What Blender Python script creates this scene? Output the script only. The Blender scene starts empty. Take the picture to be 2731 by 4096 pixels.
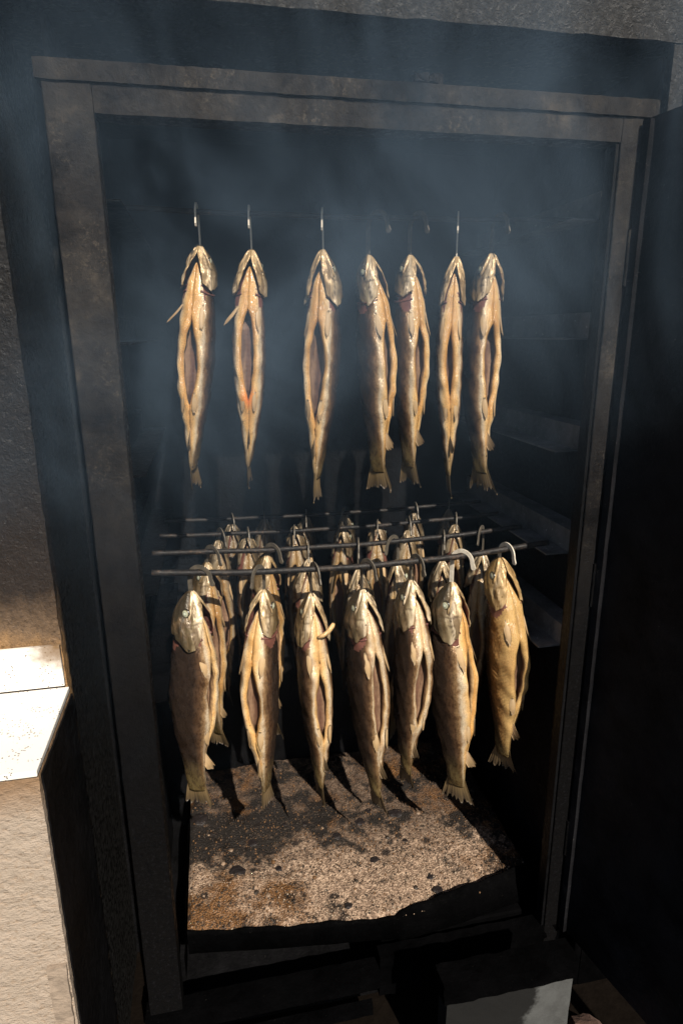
import bpy, bmesh, math, random
import numpy as np
from mathutils import Vector, Matrix, Quaternion
C = bpy.context.scene.collection
R = math.radians
scene = bpy.context.scene

# ------------------------------------------------------------------ camera
cam_d = bpy.data.cameras.new('camera'); cam = bpy.data.objects.new('camera', cam_d); C.objects.link(cam)
cam_d.sensor_fit = 'VERTICAL'; cam_d.sensor_height = 36.0; cam_d.sensor_width = 24.0
cam_d.lens = 22.48; cam_d.clip_start = 0.02; cam_d.clip_end = 500
fw = Vector((0.19217, 0.94373, -0.26905)); rt = Vector((0.97945, -0.20166, -0.00792)); up = rt.cross(fw)
rt.normalize(); fw.normalize(); up = rt.cross(fw).normalized(); rt = fw.cross(up).normalized()
cam.matrix_world = Matrix(((rt.x, up.x, -fw.x, 0), (rt.y, up.y, -fw.y, -1.05), (rt.z, up.z, -fw.z, 1.5), (0, 0, 0, 1)))
scene.camera = cam

# ------------------------------------------------------------------ sky, sun, exposure
SUN_EL, SUN_AZ = R(42), R(12)          # azimuth: degrees right of the way the cabinet faces
sd = Vector((math.sin(SUN_AZ) * math.cos(SUN_EL), -math.cos(SUN_AZ) * math.cos(SUN_EL), math.sin(SUN_EL)))
w = bpy.data.worlds.new('World'); scene.world = w; w.use_nodes = True
nt = w.node_tree; bg = nt.nodes['Background']; bg.inputs[1].default_value = 0.05
sky = nt.nodes.new('ShaderNodeTexSky'); sky.sky_type = 'NISHITA'; sky.sun_disc = False
sky.sun_elevation = SUN_EL; sky.sun_rotation = math.atan2(sd.x, sd.y)
nt.links.new(sky.outputs[0], bg.inputs[0])
sl = bpy.data.lights.new('sun', 'SUN'); sl.energy = 5.0; sl.angle = R(0.6); sl.color = (1.0, 0.91, 0.78)
so = bpy.data.objects.new('sun', sl); C.objects.link(so); so.rotation_euler = sd.to_track_quat('Z', 'Y').to_euler(); so.location = sd * 8
vs = scene.view_settings; vs.view_transform = 'Standard'; vs.look = 'None'; vs.gamma = 1; vs.exposure = 0.5
scene.render.engine = 'CYCLES'
cy = scene.cycles; cy.use_denoising = True; cy.max_bounces = 6; cy.volume_bounces = 0; cy.transparent_max_bounces = 6
cy.caustics_reflective = False; cy.caustics_refractive = False
cy.volume_step_rate = 1.0; cy.volume_max_steps = 128; cy.sample_clamp_indirect = 4

# ------------------------------------------------------------------ node helper
class M:
    def __init__(s, name, rough=.6, spec=.5, metal=0.):
        s.m = bpy.data.materials.new(name); s.m.use_nodes = True; s.t = s.m.node_tree
        s.b = s.t.nodes['Principled BSDF']
        s.b.inputs['Roughness'].default_value = rough; s.b.inputs['Metallic'].default_value = metal
        s.b.inputs['Specular IOR Level'].default_value = spec
        s.co = None
    def n(s, kind, **kw):
        nd = s.t.nodes.new(kind)
        for k, v in kw.items(): setattr(nd, k, v)
        return nd
    def put(s, sock, v):
        if isinstance(v, bpy.types.NodeSocket): s.t.links.new(v, sock)
        elif v is not None: sock.default_value = (*v, 1) if isinstance(v, tuple) and len(v) == 3 and sock.type == 'RGBA' else v
    def obj(s):
        if s.co is None: s.co = s.n('ShaderNodeTexCoord').outputs['Object']
        return s.co
    def attr(s, name): return s.n('ShaderNodeAttribute', attribute_name=name).outputs['Fac']
    def math(s, op, a, b=0., c=0., clamp=False):
        nd = s.n('ShaderNodeMath', operation=op, use_clamp=clamp)
        s.put(nd.inputs[0], a); s.put(nd.inputs[1], b); s.put(nd.inputs[2], c); return nd.outputs[0]
    def scale(s, v, sc):
        nd = s.n('ShaderNodeMapping'); s.put(nd.inputs[0], v); nd.inputs['Scale'].default_value = sc; return nd.outputs[0]
    def xyz(s, v=None):
        nd = s.n('ShaderNodeSeparateXYZ'); s.put(nd.inputs[0], v or s.obj()); return nd.outputs
    def comb(s, a, b, c=0.):
        nd = s.n('ShaderNodeCombineXYZ')
        for i, q in enumerate((a, b, c)): s.put(nd.inputs[i], q)
        return nd.outputs[0]
    def noise(s, sc, detail=4, rough=.55, vec=None, dist=0.):
        nd = s.n('ShaderNodeTexNoise'); s.put(nd.inputs['Vector'], vec or s.obj())
        nd.inputs['Scale'].default_value = sc; nd.inputs['Detail'].default_value = detail
        nd.inputs['Roughness'].default_value = rough; nd.inputs['Distortion'].default_value = dist
        return nd.outputs['Fac']
    def voro(s, sc, vec=None, feature='F1', out='Distance', rnd=1.):
        nd = s.n('ShaderNodeTexVoronoi', feature=feature); s.put(nd.inputs['Vector'], vec or s.obj())
        nd.inputs['Scale'].default_value = sc; nd.inputs['Randomness'].default_value = rnd; return nd.outputs[out]
    def ramp(s, f, *stops, mode='LINEAR'):
        nd = s.n('ShaderNodeValToRGB'); s.put(nd.inputs[0], f); cr = nd.color_ramp; cr.interpolation = mode
        while len(cr.elements) < len(stops): cr.elements.new(.5)
        for e, (p, c) in zip(cr.elements, stops):
            e.position = p; e.color = (c, c, c, 1) if isinstance(c, (int, float)) else (*c, 1)
        return nd.outputs[0]
    def mix(s, f, a, b, mode='MIX'):
        nd = s.n('ShaderNodeMix', data_type='RGBA', blend_type=mode)
        s.put(nd.inputs[0], f); s.put(nd.inputs[6], a); s.put(nd.inputs[7], b); return nd.outputs[2]
    def bump(s, h, strength=.3, dist=.002, prev=None):
        nd = s.n('ShaderNodeBump'); nd.inputs['Strength'].default_value = strength; nd.inputs['Distance'].default_value = dist
        s.put(nd.inputs['Height'], h)
        if prev: s.put(nd.inputs['Normal'], prev)
        return nd.outputs[0]
    def out(s, col=None, rough=None, nrm=None, metal=None, spec=None):
        s.put(s.b.inputs['Base Color'], col); s.put(s.b.inputs['Roughness'], rough)
        if nrm: s.put(s.b.inputs['Normal'], nrm)
        s.put(s.b.inputs['Metallic'], metal); s.put(s.b.inputs['Specular IOR Level'], spec)
        return s.m

# ------------------------------------------------------------------ materials
def mat_skin():
    k = M('trout skin', .34, .32)
    u, t = k.attr('u'), k.attr('t')
    oi = k.n('ShaderNodeObjectInfo')
    oc = k.xyz(oi.outputs['Color'])                       # x: darkness shift, y: gold, z: wrinkle
    n1 = k.noise(9, 5, .6); n2 = k.noise(60, 3, .6)
    sh = k.math('MULTIPLY_ADD', k.math('SUBTRACT', n1, .5), .16, u)
    sh = k.math('MULTIPLY_ADD', k.math('SUBTRACT', n2, .5), .12, sh)
    sh = k.math('ADD', sh, k.math('MULTIPLY', k.math('SUBTRACT', oc[0], .5), .7))
    sh = k.math('MULTIPLY_ADD', k.math('MULTIPLY', k.math('SUBTRACT', t, .62, clamp=True), 1.0), .45, sh)
    c = k.ramp(sh, (0, (.70, .39, .13)), (.09, (.80, .53, .24)), (.19, (.85, .70, .50)), (.25, (.40, .25, .125)), (.33, (.115, .064, .034)), (.44, (.024, .016, .011)))
    gold = k.ramp(sh, (0, (.62, .40, .16)), (.24, (.60, .38, .15)), (.40, (.36, .19, .065)), (.50, (.05, .028, .014)))
    c = k.mix(k.ramp(oc[1], (.4, 0.), (.85, 1.)), c, gold)
    # olive tail
    c = k.mix(k.ramp(t, (.72, 0.), (.89, .85)), c, (.155, .115, .045))
    # mottling
    c = k.mix(k.ramp(k.noise(26, 4, .7), (.38, .35), (.56, 0.)), c, (.45, .26, .12), 'MULTIPLY')
    c = k.mix(k.math('MULTIPLY', k.ramp(k.noise(210, 3, .7, vec=k.scale(k.obj(), (1, 1, .45))), (.40, .6), (.52, 0.)), k.ramp(sh, (.15, .06), (.30, 1.))), c, (.20, .13, .08), 'MULTIPLY')
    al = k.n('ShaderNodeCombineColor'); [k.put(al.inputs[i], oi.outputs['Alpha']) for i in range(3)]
    c = k.mix(1., c, al.outputs[0], 'MULTIPLY')               # rear rows darker: their shade is put into the colour
    # skin spots
    sp = k.voro(95); sp = k.math('LESS_THAN', sp, .22)
    sp = k.math('MULTIPLY', sp, k.ramp(k.noise(14, 2), (.56, 0.), (.64, 1.)))
    c = k.mix(k.math('MULTIPLY', sp, .8), c, (.02, .014, .01))
    # scale lattice and myomere wrinkles
    sv = k.voro(420, feature='DISTANCE_TO_EDGE')
    c = k.mix(k.ramp(sv, (.0, .5), (.14, 0.)), c, (.05, .035, .03))
    z = k.xyz()
    ph = k.math('ADD', k.math('MULTIPLY', t, 330.), k.math('MULTIPLY', k.math('ABSOLUTE', k.math('SUBTRACT', u, .42)), 62.))
    ph = k.math('MULTIPLY_ADD', k.noise(22, 3), 5., ph)
    wv = k.math('SINE', ph)
    wm = k.math('MULTIPLY', k.ramp(k.noise(12, 3), (.38, 0.), (.62, 1.)), k.ramp(u, (.16, 0.), (.28, 1.)))
    wv = k.math('MULTIPLY', k.math('MULTIPLY_ADD', k.noise(70, 3), .6, wv), wm)
    c = k.mix(k.math('MULTIPLY', k.attr('patch'), .9), c, (.78, .20, .02))
    spk = k.ramp(k.math('ADD', k.noise(150, 3, .8), k.attr('speck')), (.72, 0.), (.76, 1.))
    c = k.mix(spk, c, (.012, .008, .006))
    b = k.bump(k.ramp(sv, (0, 0.), (.15, 1.)), .4, .0007)
    nd = k.n('ShaderNodeBump'); k.put(nd.inputs['Strength'], k.math('MULTIPLY', oc[2], .55)); nd.inputs['Distance'].default_value = .0009
    k.put(nd.inputs['Height'], wv); k.put(nd.inputs['Normal'], b); b = nd.outputs[0]
    b = k.bump(k.noise(45, 4, .6), .3, .002, b)
    b = k.bump(k.noise(130, 4, .7, vec=k.scale(k.obj(), (1, 1, .25))), .22, .0010, b)
    metal = k.ramp(sh, (.08, .0), (.19, .25), (.30, .3), (.42, .0))
    r = k.ramp(k.noise(30, 4), (.3, .15), (.7, .32))
    return k.out(c, r, b, metal, k.ramp(sh, (.2, .75), (.36, .10)))
def mat_cavity():
    k = M('trout belly cavity', .62, .3)
    u, t = k.attr('u'), k.attr('t')
    c = k.ramp(u, (0, (.62, .40, .18)), (.10, (.44, .27, .13)), (.20, (.29, .18, .11)), (.9, (.23, .14, .085)), (1., (.08, .03, .022)))
    ph = k.math('MULTIPLY_ADD', u, 16., k.math('MULTIPLY', t, 300.))
    ribs = k.math('SINE', k.math('MULTIPLY_ADD', k.noise(20, 2), 3., ph))
    c = k.mix(k.ramp(ribs, (.3, .10), (.9, 0.)), c, (.12, .06, .045))
    c = k.mix(k.ramp(k.noise(35, 5, .75, vec=k.scale(k.obj(), (2.5, 2.5, .35))), (.44, 0.), (.60, .85)), c, (.07, .035, .022))
    b = k.bump(ribs, .12, .0006); b = k.bump(k.noise(90, 4), .4, .0015, b)
    return k.out(c, .6, b)
def mat_head():
    k = M('trout head skin', .30, .5)
    u, t = k.attr('u'), k.attr('t')
    oi = k.n('ShaderNodeObjectInfo'); oc = k.xyz(oi.outputs['Color'])
    st = k.noise(34, 5, .65, vec=k.scale(k.obj(), (1.6, 1.6, .22)), dist=.6)
    sh = k.math('MULTIPLY_ADD', k.math('SUBTRACT', st, .5), .34, u)
    sh = k.math('MULTIPLY_ADD', k.math('SUBTRACT', k.noise(16, 3), .5), .35, sh)
    sh = k.math('ADD', sh, k.math('MULTIPLY', k.math('SUBTRACT', oc[0], .52), .62))
    c = k.ramp(sh, (0, (.40, .27, .13)), (.15, (.62, .46, .27)), (.26, (.74, .61, .44)), (.345, (.40, .32, .20)), (.44, (.12, .09, .05)), (.60, (.025, .022, .016)))
    c = k.mix(k.ramp(st, (.40, .85), (.50, 0.)), c, (.12, .08, .045))
    gr_ = k.attr('groove'); c = k.mix(gr_, c, (.05, .03, .02))
    sp = k.math('LESS_THAN', k.voro(70), .13)
    c = k.mix(k.math('MULTIPLY', sp, .8), c, (.03, .02, .02))
    c = k.mix(k.math('MULTIPLY', oc[1], .45), c, (.44, .26, .08))
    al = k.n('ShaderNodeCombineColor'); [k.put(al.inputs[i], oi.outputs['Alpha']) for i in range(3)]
    c = k.mix(1., c, al.outputs[0], 'MULTIPLY')  # same row shade multiplied into the head colour
    b = k.bump(st, 1., .004); b = k.bump(k.noise(120, 3), .35, .001, b)
    return k.out(c, k.ramp(st, (.3, .42), (.7, .22)), b, .22)
def simple(name, col, rough=.5, metal=0., nsc=60, bstr=.4, bd=.001, var=.5, dark=None):
    k = M(name, rough, .5, metal)
    n = k.noise(nsc, 5, .65)
    c = k.mix(k.ramp(n, (.35, var), (.6, 0.)), col, dark or tuple(x * .35 for x in col))
    return k.out(c, None, k.bump(n, bstr, bd))
SKIN, CAV, HEAD = mat_skin(), mat_cavity(), mat_head()
GILL = simple('gill tissue', (.15, .062, .048), .38, nsc=120, bstr=.8, bd=.002)
FLESH = simple('throat flesh', (.16, .065, .048), .4, nsc=50, bstr=.6, bd=.002)
def mat_fin(nm, c0, c1, c2):
    k = M(nm, .45, .4)
    u, t = k.attr('u'), k.attr('t')
    st = k.math('SINE', k.math('MULTIPLY', u, 62.))
    c = k.ramp(k.math('MULTIPLY_ADD', k.math('SUBTRACT', k.noise(40, 4), .5), .4, t), (0, c0), (.55, c1), (1, c2))
    c = k.mix(k.ramp(st, (.3, .25), (.9, 0.)), c, (.14, .09, .05))
    return k.out(c, .4, k.bump(st, .25, .0006))
FIN = mat_fin('fin membrane', (.62, .46, .28), (.50, .34, .18), (.22, .15, .08))
TAILF = mat_fin('tail fin membrane', (.165, .115, .050), (.12, .085, .042), (.040, .032, .022))
def mat_eye():
    k = M('cooked eye', .22, .6)
    t = k.attr('t')
    c = k.ramp(t, (0, (.62, .66, .54)), (.30, (.50, .54, .42)), (.38, (.10, .11, .08)), (.48, (.50, .52, .40)), (.66, (.30, .28, .18)), (.82, (.035, .03, .02)), (1, (.03, .025, .02)))
    return k.out(c)
EYE = mat_eye()
def mat_hook(dark):
    k = M('sooted steel hook' if dark else 'pale glint steel hook', .45, .5, 0. if not dark else .2)
    n = k.noise(90, 4, .7)
    a = (.085, .075, .060) if dark else (.68, .62, .52)
    b_ = (.15, .125, .095) if dark else (.50, .44, .35)
    return k.out(k.mix(k.ramp(n, (.4, 0.), (.65, 1.)), a, b_), .5, k.bump(n, .4, .0006))
HOOKD, HOOKL = mat_hook(True), mat_hook(False)  # pale copy also paints sun glints on the edge-on upper hooks
def mat_rod():
    k = M('rusty sooted rod', .5, .25, .1)
    n = k.noise(130, 5, .75); n2 = k.noise(40, 4, .7)
    c = k.ramp(n, (.40, (.012, .011, .011)), (.55, (.035, .028, .024)), (.66, (.10, .065, .045)), (.76, (.26, .20, .14)))
    c = k.mix(k.ramp(n2, (.45, 1.), (.58, 0.)), c, (.014, .013, .013))
    return k.out(c, k.ramp(n, (.4, .35), (.7, .7)), k.bump(n, .8, .002))
ROD = mat_rod()
def mat_frame():
    k = M('flaking sooted steel', .75, .05)
    z = k.xyz()[2]
    n = k.noise(16, 7, .7); f = k.noise(75, 5, .75); m = k.noise(5, 4, .6)
    zz = k.n('ShaderNodeMapRange', interpolation_type='SMOOTHSTEP'); k.put(zz.inputs[0], z)
    zz.inputs[1].default_value = .75; zz.inputs[2].default_value = 1.75
    top = zz.outputs[0]                                          # flaky scale, and smoke haze painted paler towards the top
    low = k.ramp(f, (.35, (.0016, .0016, .002)), (.7, (.0055, .0052, .0052)))
    high = k.ramp(k.math('MULTIPLY_ADD', m, .5, k.math('MULTIPLY', n, .5)), (.40, (.007, .0068, .0075)), (.46, (.017, .0155, .0155)), (.55, (.030, .027, .025)), (.66, (.080, .066, .052)))
    c = k.mix(top, low, high)
    pit = k.math('MULTIPLY', k.ramp(k.noise(130, 4, .8), (.55, 0.), (.62, 1.)), .5)
    c = k.mix(pit, c, (.010, .010, .012))
    fl = k.math('MULTIPLY', k.ramp(k.noise(120, 6, .85), (.53, 0.), (.62, 1.)), k.ramp(k.noise(9, 3), (.48, 0.), (.60, 1.)))
    c = k.mix(k.math('MULTIPLY', k.math('MULTIPLY', fl, top), .6), c, (.115, .097, .076))       # loose scale
    b = k.bump(n, .3, .003); b = k.bump(f, .8, .0022, b); b = k.bump(k.noise(240, 4, .8), .5, .0015, b)
    return k.out(c, k.ramp(f, (.45, .75), (.62, .28)), b)
FRAME = mat_frame()
def mat_black(name, base=.007, rough=.6, bl=(1, 1, 1.15), spec=.10):
    k = M(name, rough, spec)
    n = k.noise(8, 5, .7); f = k.noise(90, 4, .8)
    lo = tuple(base * .6 * q for q in bl); hi = tuple(base * 2.0 * q for q in bl)
    c = k.ramp(n, (.35, lo), (.65, hi))
    c = k.mix(k.ramp(f, (.66, 0.), (.74, .8)), c, (base * 16, base * 15, base * 14))
    b = k.bump(n, .4, .006); b = k.bump(f, .8, .003, b)
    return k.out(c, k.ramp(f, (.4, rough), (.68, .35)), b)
BLACK = mat_black('tarred chamber steel', .003)
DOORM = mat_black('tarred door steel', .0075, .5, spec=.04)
BRKT = mat_black('shaded shelf steel', .0015, .6, spec=.03)  # tarred left shelves: darkened copy, shade put into the colour
BRKW = mat_black('lit sooted shelf steel', .11, .55, bl=(1.05, 1, 1), spec=.2)  # right shelves: lit copy of the sooted steel, light put into the colour
PANW = mat_black('lit sooted chamber steel', .009, .6, bl=(1.15, 1, 1.05))  # right wall lightened against the other panels, light painted into its colour
def mat_plaster_up():
    k = M('soot stained plaster', .6, .22)
    z = k.xyz()[2]
    n = k.noise(60, 6, .65, vec=k.scale(k.obj(), (1, 1, .5))); g = k.noise(6, 4, .6); s = k.noise(150, 4, .75)
    zz = k.math('MULTIPLY_ADD', k.math('SUBTRACT', g, .5), .12, z)
    zz = k.math('MULTIPLY_ADD', k.math('SUBTRACT', n, .5), .06, zz)
    mr = k.n('ShaderNodeMapRange'); k.put(mr.inputs[0], zz); mr.inputs[1].default_value = 1.0; mr.inputs[2].default_value = 1.95
    c = k.ramp(mr.outputs[0], (0, (.34, .20, .09)), (.045, (.13, .085, .052)), (.12, (.018, .0115, .008)), (.35, (.0085, .0062, .005)), (.62, (.0075, .006, .005)), (.88, (.015, .013, .011)), (1., (.018, .016, .014)))
    c = k.mix(k.ramp(s, (.50, 0.), (.64, .5)), c, (.012, .010, .009))
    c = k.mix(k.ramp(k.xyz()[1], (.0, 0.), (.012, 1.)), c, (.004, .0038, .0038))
    b = k.bump(n, .8, .005); b = k.bump(k.noise(170, 3, .7), .8, .004, b)
    return k.out(c, k.ramp(k.noise(110, 3), (.45, .75), (.62, .30)), b)
def mat_plaster_low():
    k = M('cream trowelled render', .85, .2)
    z = k.xyz()[2]
    n = k.noise(150, 6, .7, vec=k.scale(k.obj(), (.75, 1, 1.15))); f = k.noise(120, 5, .7); g = k.noise(4, 4)
    c = k.ramp(g, (.3, (.35, .285, .225)), (.7, (.43, .355, .29)))
    c = k.mix(k.ramp(n, (.30, .55), (.48, 0.)), c, (.36, .24, .15))
    c = k.mix(k.ramp(f, (.57, 0.), (.68, .6)), c, (.20, .14, .09))
    mr = k.n('ShaderNodeMapRange'); k.put(mr.inputs[0], k.math('MULTIPLY_ADD', g, .06, z)); mr.inputs[1].default_value = .885; mr.inputs[2].default_value = .95
    c = k.mix(k.math('MULTIPLY', mr.outputs[0], .75), c, (.22, .12, .05))
    b = k.bump(n, .85, .0055); b = k.bump(k.noise(60, 4, .7, vec=k.scale(k.obj(), (.6, 1, 1.3))), .5, .006, b)
    return k.out(c, None, b)
PLUP, PLLOW = mat_plaster_up(), mat_plaster_low()
def mat_tile():
    k = M('speckled white tile', .22, .5)
    v = k.voro(210); s = k.math('LESS_THAN', v, .26)
    s = k.math('MULTIPLY', s, k.ramp(k.noise(40, 3), (.5, 0.), (.56, 1.)))
    c = k.mix(k.math('MULTIPLY', s, .9), (.80, .77, .72), (.06, .05, .045))
    # rusty stain at the upper right corner
    p = k.xyz()
    dx = k.math('SUBTRACT', p[0], -.268); dz = k.math('SUBTRACT', p[2], 1.012)
    d = k.math('SQRT', k.math('ADD', k.math('MULTIPLY', dx, dx), k.math('MULTIPLY', dz, dz)))
    d = k.math('MULTIPLY_ADD', k.math('SUBTRACT', k.noise(60, 5, .7), .5), .05, d)
    c = k.mix(k.ramp(d, (.0, 1.), (.022, .8), (.05, 0.)), c, (.17, .10, .045))
    return k.out(c)
TILE = mat_tile()
GROUT = simple('sooty grout', (.16, .13, .11), .9)
def mat_sand():
    k = M('scorched sand and gravel', .75, .3)
    p = k.xyz()
    n = k.noise(7, 5, .65); f = k.noise(320, 3, .7); v = k.voro(210, out='Color'); vs_ = k.n('ShaderNodeRGBToBW'); k.put(vs_.inputs[0], v)
    c = k.ramp(vs_.outputs[0], (.1, (.12, .080, .055)), (.45, (.27, .185, .13)), (.8, (.46, .335, .24)))
    c = k.mix(k.ramp(f, (.35, .5), (.5, 0.)), c, (.10, .065, .045))
    sk = k.math('MULTIPLY_ADD', k.math('SUBTRACT', n, .5), 1.2, k.attr('back_shade'))
    c = k.mix(k.math('MULTIPLY', sk, .80, clamp=True), c, (.045, .028, .019))      # darker to the back: shade of the fish rows put into the colour
    # burnt fat: amber-brown and black blotches, spread to the back as painted shade
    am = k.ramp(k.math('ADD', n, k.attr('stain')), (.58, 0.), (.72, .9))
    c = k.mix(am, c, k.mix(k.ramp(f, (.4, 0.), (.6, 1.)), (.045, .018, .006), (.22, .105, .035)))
    bl = k.ramp(k.math('ADD', k.noise(16, 5, .7), k.attr('burn_shade')), (.60, 0.), (.70, .97))
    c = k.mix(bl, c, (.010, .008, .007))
    dv = k.math('MULTIPLY_ADD', k.math('SUBTRACT', k.noise(40, 4, .7), .5), .5, k.voro(17))
    c = k.mix(k.ramp(dv, (.12, .95), (.22, 0.)), c, (.016, .011, .009))          # drip spots
    b = k.bump(k.voro(240), .9, .003); b = k.bump(n, .5, .01, b)
    return k.out(c, k.ramp(am, (0., .85), (1., .45)), b)
SAND = mat_sand()
PEB = []
for i, col in enumerate(((.30, .21, .145), (.22, .15, .10), (.13, .065, .025), (.03, .02, .013), (.34, .27, .20))):
    PEB.append(simple('pebble %s' % ('tan', 'brown', 'amber', 'charred', 'pale')[i], col, .6, nsc=200))
CHAR = simple('charred fat lump', (.016, .012, .012), .5, nsc=90, bstr=.9, bd=.004)
def mat_conc():
    k = M('grey cement render', .85, .2)
    n = k.noise(22, 6, .65); g = k.noise(5, 4)
    p = k.xyz()
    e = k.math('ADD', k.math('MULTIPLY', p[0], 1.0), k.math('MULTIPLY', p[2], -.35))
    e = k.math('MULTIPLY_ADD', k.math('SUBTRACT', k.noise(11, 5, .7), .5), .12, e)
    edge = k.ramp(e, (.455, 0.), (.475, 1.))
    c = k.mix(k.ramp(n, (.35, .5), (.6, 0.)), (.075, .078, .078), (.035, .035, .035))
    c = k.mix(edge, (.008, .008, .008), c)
    return k.out(c, None, k.bump(n, .6, .004))
CONC = mat_conc()
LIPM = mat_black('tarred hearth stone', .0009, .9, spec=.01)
GROUND = simple('grey yard concrete', (.006, .0045, .0035), .95, nsc=40, bd=.01)
GROUND.node_tree.nodes['Principled BSDF'].inputs['Specular IOR Level'].default_value = .02
RUB = simple('reddish rubble stone', (.10, .055, .04), .85, nsc=30, bstr=.8, bd=.006)
PATCH = simple('bare cement patch', (.30, .235, .18), .9, nsc=40, bstr=.8, bd=.006)

# ------------------------------------------------------------------ object helpers
def link(name, me, mats, parent=None):
    o = bpy.data.objects.new(name, me); C.objects.link(o)
    for m_ in (mats if isinstance(mats, (list, tuple)) else [mats]):
        if m_ is not None and len(me.materials) < 8: me.materials.append(m_)
    if parent: o.parent = parent
    return o
def thing(name, label, cat, loc=(0, 0, 0), group=None):
    o = bpy.data.objects.new(name, None); C.objects.link(o); o.empty_display_size = .05
    o.location = loc; o['label'] = label; o['category'] = cat
    if group: o['group'] = group
    return o
def tag(o, label=None, cat=None, group=None, kind=None):
    for a, b_ in (('label', label), ('category', cat), ('group', group), ('kind', kind)):
        if b_: o[a] = b_
    return o
def from_arr(name, V, F, smooth=True, attrs=None, midx=None):
    me = bpy.data.meshes.new(name); me.from_pydata([tuple(map(float, q)) for q in V], [], [tuple(map(int, q)) for q in F]); me.update()
    if attrs:
        for k_, a in attrs.items():
            at = me.attributes.new(k_, 'FLOAT', 'POINT'); at.data.foreach_set('value', np.asarray(a, dtype=np.float32))
    if midx is not None: me.polygons.foreach_set('material_index', np.asarray(midx, dtype=np.int32))
    if smooth: me.polygons.foreach_set('use_smooth', [True] * len(me.polygons))
    return me
def box_bm(x0, x1, y0, y1, z0, z1, cuts=0, rough=0., bevel=0., seed=0, fr=30.):
    bm = bmesh.new(); bmesh.ops.create_cube(bm, size=1)
    bmesh.ops.scale(bm, vec=(x1 - x0, y1 - y0, z1 - z0), verts=bm.verts)
    bmesh.ops.translate(bm, vec=((x0 + x1) / 2, (y0 + y1) / 2, (z0 + z1) / 2), verts=bm.verts)
    if bevel: bmesh.ops.bevel(bm, geom=bm.edges[:], offset=bevel, segments=2, affect='EDGES', profile=.5)
    if cuts:
        for ax in range(3):
            L_ = (x1 - x0, y1 - y0, z1 - z0)[ax]; nc = int(L_ / cuts)
            for q in range(1, min(nc, 400)):
                co = [x0, y0, z0]; co[ax] += L_ * q / nc; no = [0, 0, 0]; no[ax] = 1
                bmesh.ops.bisect_plane(bm, geom=bm.verts[:] + bm.edges[:] + bm.faces[:], plane_co=co, plane_no=no)
        if rough:
            from mathutils import noise as mn
            for v in bm.verts:
                q = v.co * fr + Vector((seed * 7.1, 0, 0)); d = mn.noise_vector(q) + mn.noise_vector(q * 2.7) * .5
                v.co += d * rough
    return bm
def box(name, mats, parent, *a, **k):
    bm = box_bm(*a, **k); me = bpy.data.meshes.new(name); bm.to_mesh(me); bm.free(); return link(name, me, mats, parent)
def tube_arr(pts, r, n=10, closed=True, jitter=0., rng=None):
    pts = [Vector(p) for p in pts]; V, F = [], []
    rr = r if hasattr(r, '__len__') else [r] * len(pts)
    for i, p in enumerate(pts):
        d = (pts[min(i + 1, len(pts) - 1)] - pts[max(i - 1, 0)]).normalized()
        a = d.orthogonal().normalized() if i == 0 else (prev - d * prev.dot(d)).normalized()
        prev = a; b_ = d.cross(a)
        for k_ in range(n):
            th = 2 * math.pi * k_ / n; q = rr[i] * (1 + (rng.uniform(-jitter, jitter) if rng else 0))
            V.append(p + a * math.cos(th) * q + b_ * math.sin(th) * q)
        if i:
            for k_ in range(n):
                A = (i - 1) * n + k_; B = (i - 1) * n + (k_ + 1) % n; F.append((A, B, B + n, A + n))
    if closed: F.append(tuple(range(n - 1, -1, -1))); F.append(tuple(range(len(V) - n, len(V))))
    return V, F

# ------------------------------------------------------------------ ground and wall
g = tag(box('ground', GROUND, None, -6, 6, -8, 3, -.12, 0.0), kind='structure')
WF = -.02
wall = thing('plaster_wall', 'soot-blackened rough plaster wall framing the smoking chamber on three sides', 'wall', (-.6, WF, 0))
def wpart(name, m_, x0, x1, y0, y1, z0, z1, **k):
    o = box(name, m_, None, x0, x1, y0, y1, z0, z1, **k); o.parent = wall; o.matrix_parent_inverse = Matrix.Translation((.6, -WF, 0)); return o
wpart('pier', PLUP, -1.0, -.262, WF, .30, .0, 2.6, cuts=.014, rough=.0016, seed=1, fr=55)
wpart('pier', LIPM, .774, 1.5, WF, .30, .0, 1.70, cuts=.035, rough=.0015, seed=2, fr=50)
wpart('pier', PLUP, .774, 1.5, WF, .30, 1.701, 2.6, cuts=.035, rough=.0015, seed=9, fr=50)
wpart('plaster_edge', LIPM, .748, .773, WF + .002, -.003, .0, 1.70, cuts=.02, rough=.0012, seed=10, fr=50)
wpart('plaster_edge', PLUP, .748, .773, WF + .002, -.003, 1.701, 1.934, cuts=.02, rough=.0012, seed=5, fr=50)
wpart('lintel', PLUP, -.262, .774, WF, .30, 1.934, 2.6, cuts=.02, rough=.0016, seed=3, fr=55)
wpart('recess_back', BLACK, -.262, -.196, .285, .2999, .0, 1.934)
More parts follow.
